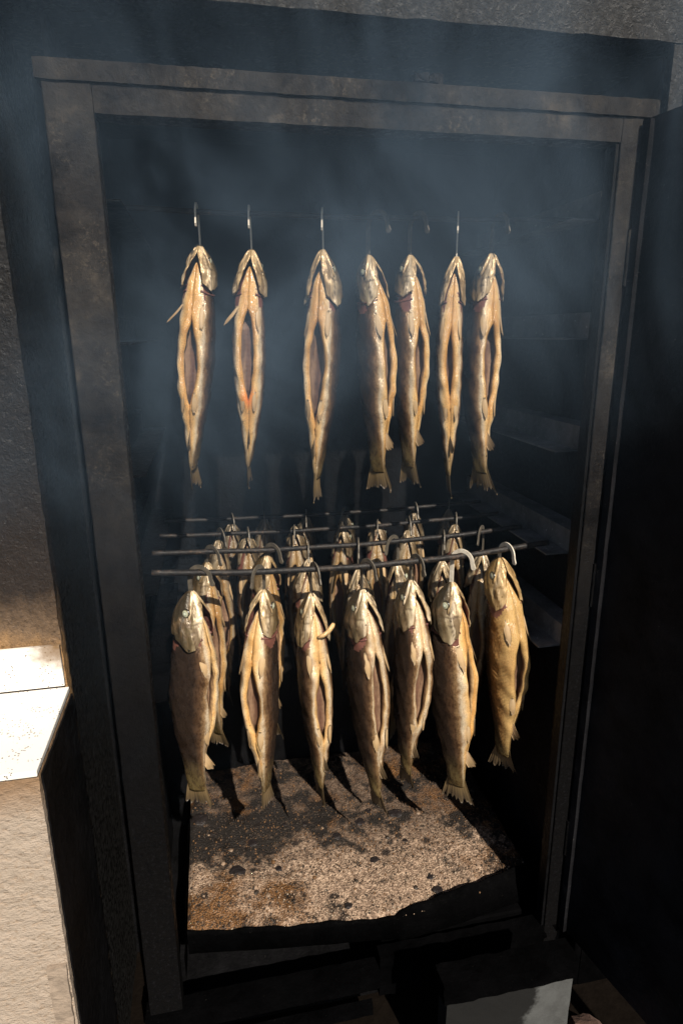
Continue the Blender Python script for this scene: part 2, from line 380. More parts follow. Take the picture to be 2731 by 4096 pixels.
# lower pier with tiled ledge
ledge = thing('tiled_ledge', 'sunlit cream rendered wall stub with white speckled tiles on top', 'ledge', (-.4, -.24, 0))
def lpart(name, m_, *a, **k):
    o = box(name, m_, None, *a, **k); o.parent = ledge; o.matrix_parent_inverse = Matrix.Translation((.4, .24, 0)); return o
lpart('render', PLLOW, -1.0, -.2575, -.243, -.026, 0, .924, cuts=.010, rough=.0014, seed=4, fr=60)
lpart('grout', GROUT, -.98, -.262, -.24, -.024, .9235, .930)
lpart('grout', GROUT, -.98, -.270, -.0255, -.0235, .930, 1.012)
for i in range(3):
    x1 = -.2568 - i * .150
    lpart('ledge_tile', TILE, x1 - .147, x1, -.249, -.030, .9285, .9375, bevel=.0012)
    lpart('wall_tile', TILE, x1 - .153, x1 - .0062, -.032, -.0245, .9405, 1.014, bevel=.001)
lpart('shade_side', BLACK, -.2560, -.2535, -.236, -.026, 0, .922, cuts=.012, rough=.0010, seed=8, fr=60)  # black sheet over the side face, shade put in as colour
pt = lpart('cement_patch', PATCH, -.286, -.2595, -.2505, -.236, .30, .60, cuts=.01, rough=.003, seed=6, fr=35)

# ------------------------------------------------------------------ smoking cabinet
cab = thing('smoker_cabinet', 'tall black steel smoking cabinet with open door and sooted front frame', 'smoker', (.28, .3, 0))
CI = Matrix.Translation((-.28, -.3, 0))
def cpart(name, m_, *a, parent=None, **k):
    o = box(name, m_, None, *a, **k); o.parent = cab; o.matrix_parent_inverse = CI; return o
cpart('front_post', FRAME, -.196, -.131, 0, .045, 0, 1.834, cuts=.02, rough=.0007, seed=11, fr=60, bevel=.002)
cpart('front_post', FRAME, .684, .722, 0, .045, 0, 1.834, cuts=.02, rough=.0007, seed=12, fr=60, bevel=.002)
cpart('top_beam', FRAME, -.1305, .6835, .001, .045, 1.797, 1.8335, cuts=.016, rough=.0009, seed=13, fr=90)
cpart('drip_cap', FRAME, -.203, .764, -.003, .06, 1.8345, 1.860, cuts=.014, rough=.0010, seed=14, fr=90)
for k_, (xx, zz) in enumerate(((.33, 1.862), (.352, 1.861))):
    cpart('soot_flake', FRAME, xx, xx + .022, -.004, .012, zz, zz + .012, cuts=.006, rough=.004, seed=k_, fr=90)
cpart('side_panel', BLACK, -.1955, -.1895, .046, .67, .02, 1.95)
cpart('side_panel', PANW, .764, .770, .03, .67, .02, 1.95)
cpart('back_panel', BLACK, -.1955, .764, .664, .670, .02, 1.95)
cpart('roof_panel', BLACK, -.1955, .764, .046, .663, 1.934, 1.94)
cpart('floor_panel', BLACK, -.1890, .764, .0465, .663, .02, .03)
# stiffening lip along the inner edge of the right post
cpart('post_lip', BLACK, .6775, .6835, .004, .03, .05, 1.796, bevel=.001)
# Z section shelf brackets
def bracket(side, ztop, y0=.06, y1=.655):
    sx = 1 if side > 0 else -1; wx = .7635 if side > 0 else -.1890; X1 = .722 if side > 0 else -.170; X2 = .668 if side > 0 else -.112
    th = .003; zb = ztop - .047
    pr = [(wx, ztop), (X1, ztop), (X1, zb), (X2, zb)]
    o_ = [(wx, ztop + th), (X1 - sx * th, ztop + th), (X1 - sx * th, zb + th), (X2, zb + th)]
    ring = pr + o_[::-1]; n = len(ring)
    V = [(x, y0, z) for x, z in ring] + [(x, y1, z) for x, z in ring]
    F = [(i, (i + 1) % n, (i + 1) % n + n, i + n) for i in range(n)] + [(0, 1, 6, 7), (1, 2, 5, 6), (2, 3, 4, 5)] + [(8, 15, 14, 9), (9, 14, 13, 10), (10, 13, 12, 11)]
    me = from_arr('shelf_bracket', V, F, smooth=False); bm = bmesh.new(); bm.from_mesh(me); bmesh.ops.recalc_face_normals(bm, faces=bm.faces); bm.to_mesh(me); bm.free()
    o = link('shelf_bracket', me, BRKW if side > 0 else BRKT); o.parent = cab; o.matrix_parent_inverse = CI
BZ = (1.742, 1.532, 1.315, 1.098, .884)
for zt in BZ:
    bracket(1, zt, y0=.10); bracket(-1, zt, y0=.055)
# sill, ash rails and dark firebox below the sand
cpart('sill', LIPM, -.206, .29, -.01, .03, .105, .150, cuts=.02, rough=.0022, seed=21, fr=30)
cpart('sill', LIPM, .292, .764, .0, .034, .07, .175, cuts=.02, rough=.003, seed=22, fr=30)
cpart('ash_rail', LIPM, -.12, .27, -.03, -.012, .060, .085, cuts=.02, rough=.002, seed=23, fr=40)
cpart('ash_drawer', LIPM, .31, .66, .06, .30, .035, .165, bevel=.004)
# door: opens outwards, tarred inside
bm = box_bm(0, .028, -.82, -.002, .172, 1.832, cuts=.05, rough=.0012, seed=31, fr=14)
me = bpy.data.meshes.new('door'); bm.to_mesh(me); bm.free(); door = link('door', me, DOORM)
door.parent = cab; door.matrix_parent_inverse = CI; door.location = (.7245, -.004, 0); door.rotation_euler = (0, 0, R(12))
def dchild(name, m_, *a, **k):
    o = box(name, m_, door, *a, **k); return o
dchild('edge_flange', DOORM, -.010, -.0005, -.016, .0, .175, 1.828, cuts=.03, rough=.0008, seed=33, fr=60)
for zt in (.42, 1.02, 1.62):
    V, F = tube_arr([(-.004, .004, zt - .045), (-.004, .004, zt + .045)], .008, 12)
    link('hinge', from_arr('hinge', V, F, smooth=False), FRAME, door)
# ------------------------------------------------------------------ hearth stone, rubble
pl = thing('hearth_block', 'grey cement block with tar-blackened top slab below the cabinet front', 'block', (.4, -.15, 0))
o = box('slab', LIPM, None, .36, .636, -.200, -.150, .281, .325, cuts=.012, rough=.0028, seed=41, fr=30); o.parent = pl; o.matrix_parent_inverse = Matrix.Translation((-.4, .15, 0))
o = box('block', CONC, None, .37, .630, -.194, -.152, 0, .2805, cuts=.03, rough=.002, seed=42, fr=20); o.parent = pl; o.matrix_parent_inverse = Matrix.Translation((-.4, .15, 0))
def rock(name, r, seed, loc, m_, parent=None, sq=(1, 1, .8), sub=2):
    from mathutils import noise as mn
    bm = bmesh.new(); bmesh.ops.create_icosphere(bm, subdivisions=sub, radius=r)
    for v in bm.verts:
        d = mn.noise(v.co / r * 1.3 + Vector((seed * 3.7, seed, 0))); v.co *= 1 + .35 * d
        v.co = Vector((v.co.x * sq[0], v.co.y * sq[1], v.co.z * sq[2]))
    me = bpy.data.meshes.new(name); bm.to_mesh(me); bm.free(); o = link(name, me, m_, parent); o.location = loc; return o
tag(rock('rubble_stone', .05, 3, (.70, -.16, .04), RUB, sub=3, sq=(1, .8, 1.1)), 'reddish lump of rubble stone lying on the ground between hearth block and door', 'stone')
tag(rock('rubble_stone', .038, 7, (.79, -.20, .03), RUB, sub=3), 'smaller dusty brown rubble stone lying beneath the open door', 'stone')

# ------------------------------------------------------------------ sand pan
rng = random.Random(5)
def front(x): return float(np.interp(x, [-.12, .10, .34, .50, .706], [.116, .084, .056, .074, .108]))
SZ = .222
PX0, PX1, PY0, PY1 = -.120, .706, .052, .655
pan = thing('sand_pan', 'shallow blackened metal pan filled with grease-stained sand and gravel under the fish', 'pan', (.29, .35, .19))
PI_ = Matrix.Translation((-.29, -.35, -.19))
nx, ny = 150, 110
xs = np.linspace(PX0, PX1, nx); ys = np.linspace(PY0, PY1, ny)
rs = np.random.RandomState(3)
from mathutils import noise as mn
V = []; stain = []; burn_shade = []; back_shade = []
for y in ys:
    for x in xs:
        fy0 = (y - PY0) / (PY1 - PY0); yl = y; y = front(x) + (PY1 - front(x)) * fy0
        z = SZ + .010 * mn.noise(Vector((x * 7, y * 7, 0))) + .004 * mn.noise(Vector((x * 40, y * 40, 2))) + rs.uniform(-.0012, .0012) + .02 * (y - .3) * (1 if y > .3 else 0)
        e = min(x - PX0, PX1 - x, y - front(x))
        V.append((x, y, z - max(0, .012 - e) * .6))
        fx = (x - PX0) / (PX1 - PX0); fy = fy0; y = yl
        stain.append(.32 * math.exp(-((fx - .02) / .33) ** 2 - ((fy + .02) / .25) ** 2) + .24 * math.exp(-((fx - 1.0) / .16) ** 2 - ((fy - .35) / .33) ** 2) + .10 * max(0, fy - .25))  # fat stains, plus brown growing to the back as painted shade
        burn_shade.append(.24 * math.exp(-((fx - .0) / .36) ** 2 - ((fy - .52) / .16) ** 2) + .15 * math.exp(-((fx - .18) / .3) ** 2 - ((fy + .04) / .08) ** 2) + .16 * math.exp(-((fx - 1) / .10) ** 2) + .10 * max(0, min(1, (fy - .24) / .25)) + .03); back_shade.append(max(0, min(1, (fy - .20) / .30)))  # burnt blotches, plus darkening to the back that paints shade
F = [(j * nx + i, j * nx + i + 1, (j + 1) * nx + i + 1, (j + 1) * nx + i) for j in range(ny - 1) for i in range(nx - 1)]
sand = link('sand', from_arr('sand', V, F, attrs={'stain': stain, 'burn_shade': burn_shade, 'back_shade': back_shade}), SAND); sand.parent = pan; sand.matrix_parent_inverse = PI_
Vs = np.array(V)
def sand_z(x, y):
    i = int(round((x - PX0) / (PX1 - PX0) * (nx - 1))); j = int(round((y - front(x)) / (PY1 - front(x)) * (ny - 1)))
    return Vs[min(max(j, 0), ny - 1) * nx + min(max(i, 0), nx - 1), 2]
# fine gravel: one mass nobody could count
ico = bmesh.new(); bmesh.ops.create_icosphere(ico, subdivisions=1, radius=1)
iv = np.array([v.co[:] for v in ico.verts]); fi = np.array([[v.index for v in f.verts] for f in ico.faces]); ico.free()
N = 9000; VV = []; FF = []; MI = []
for k_ in range(N):
    fy = rs.rand() ** 1.35; x = rs.uniform(PX0 + .004, PX1 - .004); y = front(x) + fy * (PY1 - front(x) - .01)
    r = .0011 + .0019 * rs.rand() ** 3
    sc = r * (1 + .5 * (rs.rand(3) - .5)); q = iv * (1 + .25 * (rs.rand(len(iv), 1) - .5)) * sc
    a = rs.rand() * 6.28; q = q @ np.array([[math.cos(a), -math.sin(a), 0], [math.sin(a), math.cos(a), 0], [0, 0, 1]])
    VV.append(q + np.array([x, y, sand_z(x, y) + r * .35])); FF.append(fi + k_ * len(iv))
    ii = rs.choice([0, 0, 0, 1, 1, 2, 3, 4])
    fx = (x - PX0) / (PX1 - PX0); ff = fy
    if (fx < .35 and ff < .22 and rs.rand() < .75) or (fx > .86 and rs.rand() < .7) or (ff > .24): ii = rs.choice([2, 3, 3])  # stained stones at the sides; dark ones to the back paint its shade
    MI += [ii] * len(fi)
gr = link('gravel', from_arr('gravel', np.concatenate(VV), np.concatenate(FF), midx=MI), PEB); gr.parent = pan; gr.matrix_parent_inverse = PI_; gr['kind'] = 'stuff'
for k_ in range(34):
    x = rng.uniform(PX0 + .02, PX1 - .02); y = front(x) + rng.uniform(.015, .30); r = rng.uniform(.003, .0062)
    o = rock('pebble', r, k_, (x, y, sand_z(x, y) + r * .3), PEB[rng.choice([0, 1, 1, 2, 2, 3])], sq=(1, 1, .55)); o.parent = pan; o.matrix_parent_inverse = PI_
LUMPS = [(0.432, 0.362, 0.017), (0.423, 0.364, 0.012), (0.329, 0.356, 0.014), (0.258, 0.316, 0.012), (0.338, 0.227, 0.011), (-0.003, 0.256, 0.02), (0.157, 0.074, 0.012), (0.459, 0.146, 0.01), (0.131, 0.39, 0.009), (0.183, 0.379, 0.007), (-0.093, 0.455, 0.022), (0.245, 0.107, 0.009), (0.461, 0.104, 0.012), (0.362, 0.391, 0.01), (0.098, 0.248, 0.008), (0.04, 0.34, 0.012), (0.431, 0.271, 0.008)]
for k_, (x, y, r) in enumerate(LUMPS):
    if y < front(x) + r + .004: continue
    o = rock('charred_lump', r, 50 + k_, (x, y, sand_z(x, y) + .0012), CHAR, sq=(1, 1, .22), sub=3); o.parent = pan; o.matrix_parent_inverse = PI_
# pan rims; the front one is buckled upwards on the right
def rim(pts, h, th=.003):
    V = []; F = []
    for (x, y), (zt, bow) in zip(pts, h):
        V += [(x, y - bow, SZ - .055), (x, y, SZ - .012), (x, y + bow * .5, zt), (x, y + bow * .5 + th, zt - .001), (x, y + th, SZ - .02), (x, y + th, SZ - .06)]
    for i in range(len(pts) - 1):
        for k_ in range(6): F.append((i * 6 + k_, i * 6 + (k_ + 1) % 6, (i + 1) * 6 + (k_ + 1) % 6, (i + 1) * 6 + k_))
    o = link('pan_rim', from_arr('pan_rim', V, F), LIPM); o.parent = pan; o.matrix_parent_inverse = PI_
px_ = np.linspace(PX0, PX1, 60); fp, fh = [], []
for x in px_:
    w_ = .0025 * math.sin(x * 41) + .002 * math.sin(x * 97 + 1)
    zt = SZ + .001 + w_
    if x > .345: zt += .020 * (1 - math.exp(-(x - .345) / .10)) + .003
    fp.append((x, front(x) - .003 - .3 * max(0, w_))); fh.append((zt, .004 + (.012 if x > .345 else 0)))
rim(fp, fh)
rim([(PX0 - .004 + .0015 * math.sin(q), PY0 + .6 * q / 20) for q in range(21)], [(SZ + .004 + .003 * math.sin(q * 1.7), .001) for q in range(21)])
rim([(PX1 + .002 + .0015 * math.sin(q), PY0 + .6 * q / 20) for q in range(21)], [(SZ + .004 + .003 * math.sin(q * 1.3), .001) for q in range(21)])

# ------------------------------------------------------------------ rods
RODR = .0063
def rod(label, Y, zl, zm, zr, x0, x1, r=RODR):
    n = 60; pts = []
    for i in range(n + 1):
        s = i / n; x = x0 + (x1 - x0) * s
        z = zl * (1 - s) + zr * s - 4 * s * (1 - s) * ((zl + zr) / 2 - zm)
        pts.append((x, Y + .001 * math.sin(7 * s), z + .0006 * math.sin(23 * s + Y * 40)))
    V, F = tube_arr(pts, r, 12, jitter=.05, rng=rng)
    o = link('hanging_rod', from_arr('hanging_rod', V, F), ROD); o.location = (0, 0, 0)
    tag(o, label, 'rod', 'steel rods carrying the fish')
    return lambda x: zl * (1 - (x - x0) / (x1 - x0)) + zr * (x - x0) / (x1 - x0) - 4 * ((x - x0) / (x1 - x0)) * (1 - (x - x0) / (x1 - x0)) * ((zl + zr) / 2 - zm)
RY = {'U': .15, 'F': .15, 'S': .27, 'T': .388, 'B': .51}
RZ = {
 'U': rod('dark thin rod of the upper row, faint in blue smoke', .15, 1.6985 + .0055, 1.698, 1.6985 + .0055, -.165, .715, .0045),
 'F': rod('nearest of the lower rusty rods, speckled with scale, holding seven front fish', .15, 1.0605, 1.040, 1.0605, -.128, .700),
 'S': rod('second lower rusty rod from the front, just behind the nearest one', .27, 1.0605, 1.046, 1.0605, -.136, .698, .0056),
 'T': rod('third lower rod from the front, dim and dark', .388, 1.0605, 1.050, 1.0605, -.128, .695, .005),
 'B': rod('rearmost lower rod, almost lost in the dark behind the others', .51, 1.0605, 1.052, 1.0605, -.125, .700, .005)}

# ------------------------------------------------------------------ fish
def interp(t, pts):
    a = np.array(pts); x, y = a[:, 0], a[:, 1]
    # smooth (Catmull-like via pchip-ish cosine blending on a fine linear curve)
    tt = np.linspace(x[0], x[-1], 400); yy = np.interp(tt, x, y); k_ = 15; ker = np.hanning(k_ + 2)[1:-1]; ker /= ker.sum()
    yp = np.concatenate([2 * yy[0] - yy[k_ // 2:0:-1], yy, 2 * yy[-1] - yy[-2:-k_ // 2 - 1:-1]]); ys_ = np.convolve(yp, ker, 'valid')[:400]
    return np.interp(t, tt, ys_)
def c_sweep(ts, w, d, v, phL, phR, th, thb, yc, No, Ni, q=.92, zfun=None, cap=True, cav=None):
    cav = np.zeros(len(ts)) if cav is None else cav
    nr = len(ts); rings = []; U = []; T = []; inner = []
    fo = np.linspace(0, 1, No); fi_ = np.linspace(0, 1, Ni)
    for i in range(nr):
        def pt(ph, W, D, VV_):
            s, c = np.sin(ph), np.cos(ph)
            x = W * np.sign(s) * np.abs(s) ** (q * .84); y = np.where(c > 0, -VV_ * np.abs(c) ** q, D * np.abs(c) ** q) + yc[i]
            return x, y
        a0, a1 = phR[i], 2 * np.pi - phL[i]
        po = a0 + (a1 - a0) * fo; pi_ = a1 + (a0 - a1) * fi_
        xo, yo = pt(po, w[i], d[i], v[i])
        wi, di, vi = max(w[i] - th[i], w[i] * .25), max(d[i] - thb[i], d[i] * .2), max(v[i] - th[i], v[i] * .3)
        xi, yi = pt(pi_, wi, di, vi)
        of = np.clip((np.minimum(pi_, 2 * np.pi - pi_) - min(phL[i], phR[i]) - .25) / .9, 0, 1); yi = yi - of * of * (3 - 2 * of) * cav[i]
        rm1 = ((xo[-1] + xi[0]) / 2 + .3 * (0 - xo[-1]) * 0 + .35 * th[i] * (1 if phL[i] > .02 else 0), (yo[-1] + yi[0]) / 2 - .15 * th[i])
        rm0 = ((xo[0] + xi[-1]) / 2 - .35 * th[i] * (1 if phR[i] > .02 else 0), (yo[0] + yi[-1]) / 2 - .15 * th[i])
        x = np.concatenate([xo, [rm1[0]], xi, [rm0[0]]]); y = np.concatenate([yo, [rm1[1]], yi, [rm0[1]]])
        ang = np.concatenate([np.minimum(po, 2 * np.pi - po), [0], np.minimum(pi_, 2 * np.pi - pi_), [0]]) / np.pi
        z = -ts[i] * np.ones_like(x) if zfun is None else zfun(ts[i], np.concatenate([np.minimum(po, 2 * np.pi - po), [phL[i]], np.minimum(pi_, 2 * np.pi - pi_), [phR[i]]]))
        rings.append(np.stack([x, y, z], 1)); U.append(ang); T.append(np.full(len(x), ts[i]))
    N_ = No + Ni + 2; F = []; MI = []
    for i in range(nr - 1):
        for k_ in range(N_):
            k2 = (k_ + 1) % N_; F.append((i * N_ + k_, i * N_ + k2, (i + 1) * N_ + k2, (i + 1) * N_ + k_))
            MI.append(0 if k_ < No or k_ == N_ - 1 else 1)
    if cap:
        F.append(tuple(range(N_ - 1, -1, -1))); MI.append(0)
        F.append(tuple(range((nr - 1) * N_, nr * N_))); MI.append(0)
    return np.concatenate(rings), F, np.concatenate(U), np.concatenate(T), MI
def fin_arr(a, b_, ta, tb, nrm, nr=7, ns=11, ragged=.12, curl=.0, corr=.0012, th=.0012, bulge=.12, rs_=None, fork=0.):
    a, b_, ta, tb, nrm = map(lambda q: np.array(q, float), (a, b_, ta, tb, nrm)); nrm /= np.linalg.norm(nrm)
    V, U, T = [], [], []
    rag = 1 - ragged * rs_.rand(ns)
    for side in (1, -1):
        for j in range(ns):
            s = j / (ns - 1); b0 = a * (1 - s) + b_ * s; t0 = ta * (1 - s) + tb * s
            ln = rag[j] * (1 + bulge * math.sin(math.pi * s) - fork * math.sin(math.pi * s))
            for i in range(nr):
                r = i / (nr - 1); p = b0 + (t0 - b0) * r * ln + nrm * (curl * r * r + corr * (1 if j % 2 else -1) * min(1, r * 2) + side * th * .5 * (1 - .7 * r))
                V.append(p); U.append(s); T.append(r)
    F = []; n1 = ns * nr
    for j in range(ns - 1):
        for i in range(nr - 1):
            q = j * nr + i; F.append((q, q + 1, q + nr + 1, q + nr)); F.append((n1 + q, n1 + q + nr, n1 + q + nr + 1, n1 + q + 1))
    edge = [j * nr for j in range(ns)] + [(ns - 1) * nr + i for i in range(1, nr)] + [j * nr + nr - 1 for j in range(ns - 2, -1, -1)] + [i for i in range(nr - 2, 0, -1)]
    for k_ in range(len(edge)):
        e0, e1 = edge[k_], edge[(k_ + 1) % len(edge)]; F.append((e0, n1 + e0, n1 + e1, e1))
    return np.array(V), F, np.array(U), np.array(T)
def leaf_arr(o0, tip, wv, nrm, nr=9, ns=9, curl=.004, corr=.0008, th=.0012, rs_=None):
    o0, tip, wv, nrm = map(lambda q: np.array(q, float), (o0, tip, wv, nrm)); nrm /= np.linalg.norm(nrm); nr = nr + 2
    V, U, T = [], [], []; rag = 1 - .13 * rs_.rand(ns)
    for side in (1, -1):
        for j in range(ns):
            s = j / (ns - 1)
            ln = rag[j] * (1 - .55 * abs(s - .42) ** 1.2)
            for i in range(nr):
                r = i / (nr - 1); wd = .38 + .62 * math.sin(math.pi * .62 * r ** .9)
                p = o0 + (tip - o0) * r * ln + wv * (s - .5) * wd * (1 - .25 * r * r) + nrm * (curl * r * r + corr * .4 * (1 if j % 2 else -1) * min(1, r * 2) + side * th * .5 * (1 - .7 * r) + .003 * (1 - (2 * s - 1) ** 2))
                V.append(p); U.append(s); T.append(r * .9)
    F = []; n1 = ns * nr
    for j in range(ns - 1):
        for i in range(nr - 1):
            q = j * nr + i; F.append((q, q + 1, q + nr + 1, q + nr)); F.append((n1 + q, n1 + q + nr, n1 + q + nr + 1, n1 + q + 1))
    edge = [j * nr for j in range(ns)] + [(ns - 1) * nr + i for i in range(1, nr)] + [j * nr + nr - 1 for j in range(ns - 2, -1, -1)] + [i for i in range(nr - 2, 0, -1)]
    for k_ in range(len(edge)):
        e0, e1 = edge[k_], edge[(k_ + 1) % len(edge)]; F.append((e0, n1 + e0, n1 + e1, e1))
    return np.array(V), F, np.array(U), np.array(T)
WP = [(.07, .005), (.10, .023), (.14, .041), (.19, .056), (.25, .063), (.33, .068), (.42, .071), (.50, .067), (.58, .062), (.65, .053), (.72, .041), (.80, .029), (.87, .018), (.905, .007)]
DP = [(.07, .006), (.10, .030), (.14, .052), (.19, .068), (.25, .076), (.35, .083), (.45, .084), (.55, .076), (.65, .062), (.72, .050), (.80, .039), (.87, .034), (.905, .032)]
VP = [(.07, .006), (.10, .026), (.14, .044), (.19, .060), (.25, .072), (.35, .086), (.45, .090), (.55, .080), (.65, .062), (.72, .046), (.80, .037), (.87, .033), (.905, .031)]
HW = [(0, .004), (.012, .012), (.04, .025), (.08, .042), (.12, .055), (.16, .063), (.20, .067), (.24, .069)]
HD = [(0, .004), (.012, .016), (.04, .032), (.08, .048), (.12, .058), (.16, .063), (.20, .064), (.24, .062)]
HV = [(0, .006), (.012, .020), (.04, .034), (.08, .048), (.12, .060), (.16, .066), (.20, .068), (.24, .066)]
def make_fish(sp, idx):
    """one gutted trout hung by the head: origin at the snout, tail down, belly towards -Y"""
    rs_ = np.random.RandomState(100 + idx); L = sp['L']; hi = sp['hi']
    fat = sp.get('fat', 1.); gap = sp.get('gap', 1.); bowx, bowy, tw = sp.get('bowx', rs_.uniform(-.018, .018)), sp.get('bowy', rs_.uniform(-.03, .02)), sp.get('tw', rs_.uniform(-18, 18))
    sxr, syr = rs_.uniform(-.008, .008), rs_.uniform(-.008, .008)
    def deform(V):
        V = np.array(V, float); t = -V[:, 2]; a = R(1) * tw * np.clip((t - .45) / .55, 0, 1) ** 1.3
        x = V[:, 0] * np.cos(a) - V[:, 1] * np.sin(a); y = V[:, 0] * np.sin(a) + V[:, 1] * np.cos(a)
        s = np.sin(np.pi * np.clip(t, 0, 1)); s2 = np.sin(2 * np.pi * np.clip(t, 0, 1))
        return np.stack([x + bowx * s + sp.get('sx', sxr) * s2, y + bowy * s + sp.get('sy', syr) * s2, V[:, 2]], 1) * L
    root = thing('smoked_trout', sp['label'], 'fish', (0, 0, 0), sp['group'])
    dv = Vector(sp['dir']).normalized(); q = Vector((0, 0, -1)).rotation_difference(dv) @ Quaternion((0, 0, 1), R(sp['yaw']))
    root.rotation_mode = 'QUATERNION'; root.rotation_quaternion = q; root.location = sp['nose']
    col = (*sp['tone'], {'U': 1., 'F': 1., 'S': .62, 'T': .42, 'B': .30}[sp['row']])  # alpha darkens the rear rows: painted shade
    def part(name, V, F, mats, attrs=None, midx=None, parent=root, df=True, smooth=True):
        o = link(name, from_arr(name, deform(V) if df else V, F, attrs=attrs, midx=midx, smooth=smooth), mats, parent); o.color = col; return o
    # body with opened belly
    nr = 96 if hi else 44; No, Ni = (44, 26) if hi else (26, 14)
    ts = np.linspace(.07, .905, nr)
    w_ = interp(ts, WP) * fat; d_ = interp(ts, DP) * fat; v_ = interp(ts, VP) * fat
    ph = rs_.rand(8) * 6.28
    wob = 1 + .025 * np.sin(ts * 23 + ph[0]) + .018 * np.sin(ts * 51 + ph[1])
    v_ = v_ * wob
    s0, s1 = sp.get('slit', (.245 + rs_.uniform(-.02, .03), .695 + rs_.uniform(-.05, .02)))
    gp = np.clip((ts - s0) / (s1 - s0), 0, 1); gbase = np.where((ts > s0) & (ts < s1), np.sin(np.pi * gp ** rs_.uniform(.7, 1.25)) ** rs_.uniform(.95, 1.5), 0) * 35 * gap
    phR = np.radians(np.maximum(gbase * (1 + sp.get('asym', 0)) + np.where(gbase > 1, 1.2 * np.sin(ts * 29 + ph[2]) + .8 * np.sin(ts * 83 + ph[3]), 0), 0))
    phL = np.radians(np.maximum(gbase * (1 - sp.get('asym', 0)) + np.where(gbase > 1, 1.2 * np.sin(ts * 25 + ph[4]) + .8 * np.sin(ts * 77 + ph[5]), 0), 0))
    th = np.interp(ts, [.07, .2, .3, .5, .65, .9], [.004, .014, .026, .030, .024, .006]); thb = np.interp(ts, [.07, .3, .6, .9], [.01, .10, .07, .01])
    yc = np.interp(ts, [.07, .12, .2, .3, .9], [-.018, -.010, -.002, 0, 0])
    V, F, U, T, MI = c_sweep(ts, w_, d_, v_, phL, phR, th, thb, yc, No, Ni, cav=.050 * fat * np.clip((ts - s0) / .08, 0, 1) * np.clip((s1 + .02 - ts) / .10, 0, 1))
    # each belly flap curls and sags in its own way
    for sgn in (1, -1):
        fl = sum(rs_.uniform(-.5, .5) * np.sin(T * f_ + rs_.rand() * 6) for f_ in (11, 19, 33)) * .025 + rs_.uniform(-.02, .08)
        m_ = (V[:, 0] * sgn >= 0) * np.exp(-(U / .24) ** 2) * np.clip((T - s0) / .06, 0, 1) * np.clip((s1 - T) / .06, 0, 1) * fl
        V[:, 0] *= 1 + m_ * 1.3; V[:, 1] *= 1 + m_ * .8
    fn = np.array([mn.noise(Vector(q_) * 17 + Vector((0, idx * 5., 0))) for q_ in V]) * np.clip((T - .1) * 8, 0, 1)
    V[:, 0] *= 1 + .04 * fn; V[:, 1] *= 1 + .035 * fn
    # uneven surface: dried, shrunken flesh
    nz = .0009 * (np.sin(V[:, 2] * 70 + V[:, 0] * 90 + ph[6]) + np.sin(V[:, 2] * 44 - V[:, 1] * 120 + ph[7]))
    V[:, 0] += nz * np.sign(V[:, 0]); V[:, 1] += nz * .7 * np.sign(V[:, 1])
    # throat end: exposed flesh instead of skin
    N_ = No + Ni + 2; MI = np.array(MI); nf = (nr - 1) * N_
    cen_u = U.reshape(nr, N_)[:-1].ravel(); cen_t = T.reshape(nr, N_)[:-1].ravel()
    MI[:nf] = np.where((MI[:nf] == 0) & (cen_t < .195 + .03 * np.sin(cen_u * 9 + ph[0])) & (cen_u > .20), 2, MI[:nf])
    og = .8 * sp.get('orange', 0) * np.exp(-((T - .60) / .035) ** 2) * np.clip(1.2 - U * 7, 0, 1)
    sk = np.where((U < .13) & (MI[0] >= 0), np.exp(-((T - .52) / .09) ** 2) * .20 * sp.get('speck', .2), -1.)
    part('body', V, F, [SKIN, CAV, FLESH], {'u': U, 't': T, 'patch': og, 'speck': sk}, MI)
    def S(t, phd, side, k=1.0):
        W, D, VV_ = float(interp(t, WP)) * fat, float(interp(t, DP)) * fat, float(interp(t, VP)) * fat
        p_ = R(phd); s, c = math.sin(p_), math.cos(p_)
        return np.array([side * W * k * s ** .92, (-VV_ * abs(c) ** .92 if c > 0 else D * abs(c) ** .92) * k, -t])
    # head: one shell open at the throat, flared gill covers
    nh = 64 if hi else 20; th_ = np.linspace(0, 1, nh); hl = .205
    hg = sp.get('flare', rs_.uniform(.90, 1.10) + (.14 if sp['row'] == 'S' else 0))
    hsec = th_ * .22
    e0, e1, e2 = rs_.uniform(-.012, .016), rs_.uniform(0, 6), rs_.uniform(0, 6)
    def zf(tt, pa):
        e = np.exp(-((pa - 1.15) / .55) ** 2); back = np.clip((pa - 1.9) / .8, 0, 1)
        ln = .152 + e0 + (.038 + e0) * e - .02 * back + (.0025 * np.sin(pa * 17 + e1) + .0015 * np.sin(pa * 41 + e2)) * np.clip((tt - .12) / .1, 0, 1)
        return -(tt / .22) * ln
    hw = interp(hsec, HW) * fat * (1 + (hg - 1) * np.clip((hsec - .06) / .1, 0, 1)); hd = interp(hsec, HD) * fat; hv = interp(hsec, HV) * fat
    hp = np.radians(np.interp(hsec, [0, .045, .09, .15, .22], [0, 0, 9, 18, 27]) * sp.get('throat', rs_.uniform(.85, 1.35)))
    V, F, U, T, MI = c_sweep(hsec, hw, hd, hv, hp * rs_.uniform(.8, 1.25), hp * rs_.uniform(.8, 1.25), np.full(nh, .005), np.full(nh, .005), np.zeros(nh), 44 if hi else 26, 22 if hi else 12, zfun=zf)
    # ridges of the jaw bones and cheek plates
    rr = 1 + .035 * np.exp(-((U - .26 - T * .4) / .03) ** 2) - .05 * np.exp(-((U - .36 - T * .2) / .025) ** 2) + .03 * np.sin(U * 40 + T * 60 + ph[1]) * (T > .05)
    V[:, 0] *= rr; V[:, 1] *= rr
    hn = np.array([mn.noise(Vector(q_) * 26 + Vector((idx * 3., 0, 0))) for q_ in V]) * np.clip(T / .08, 0, 1)
    V[:, 0] *= 1 + .06 * hn; V[:, 1] *= 1 + .05 * hn
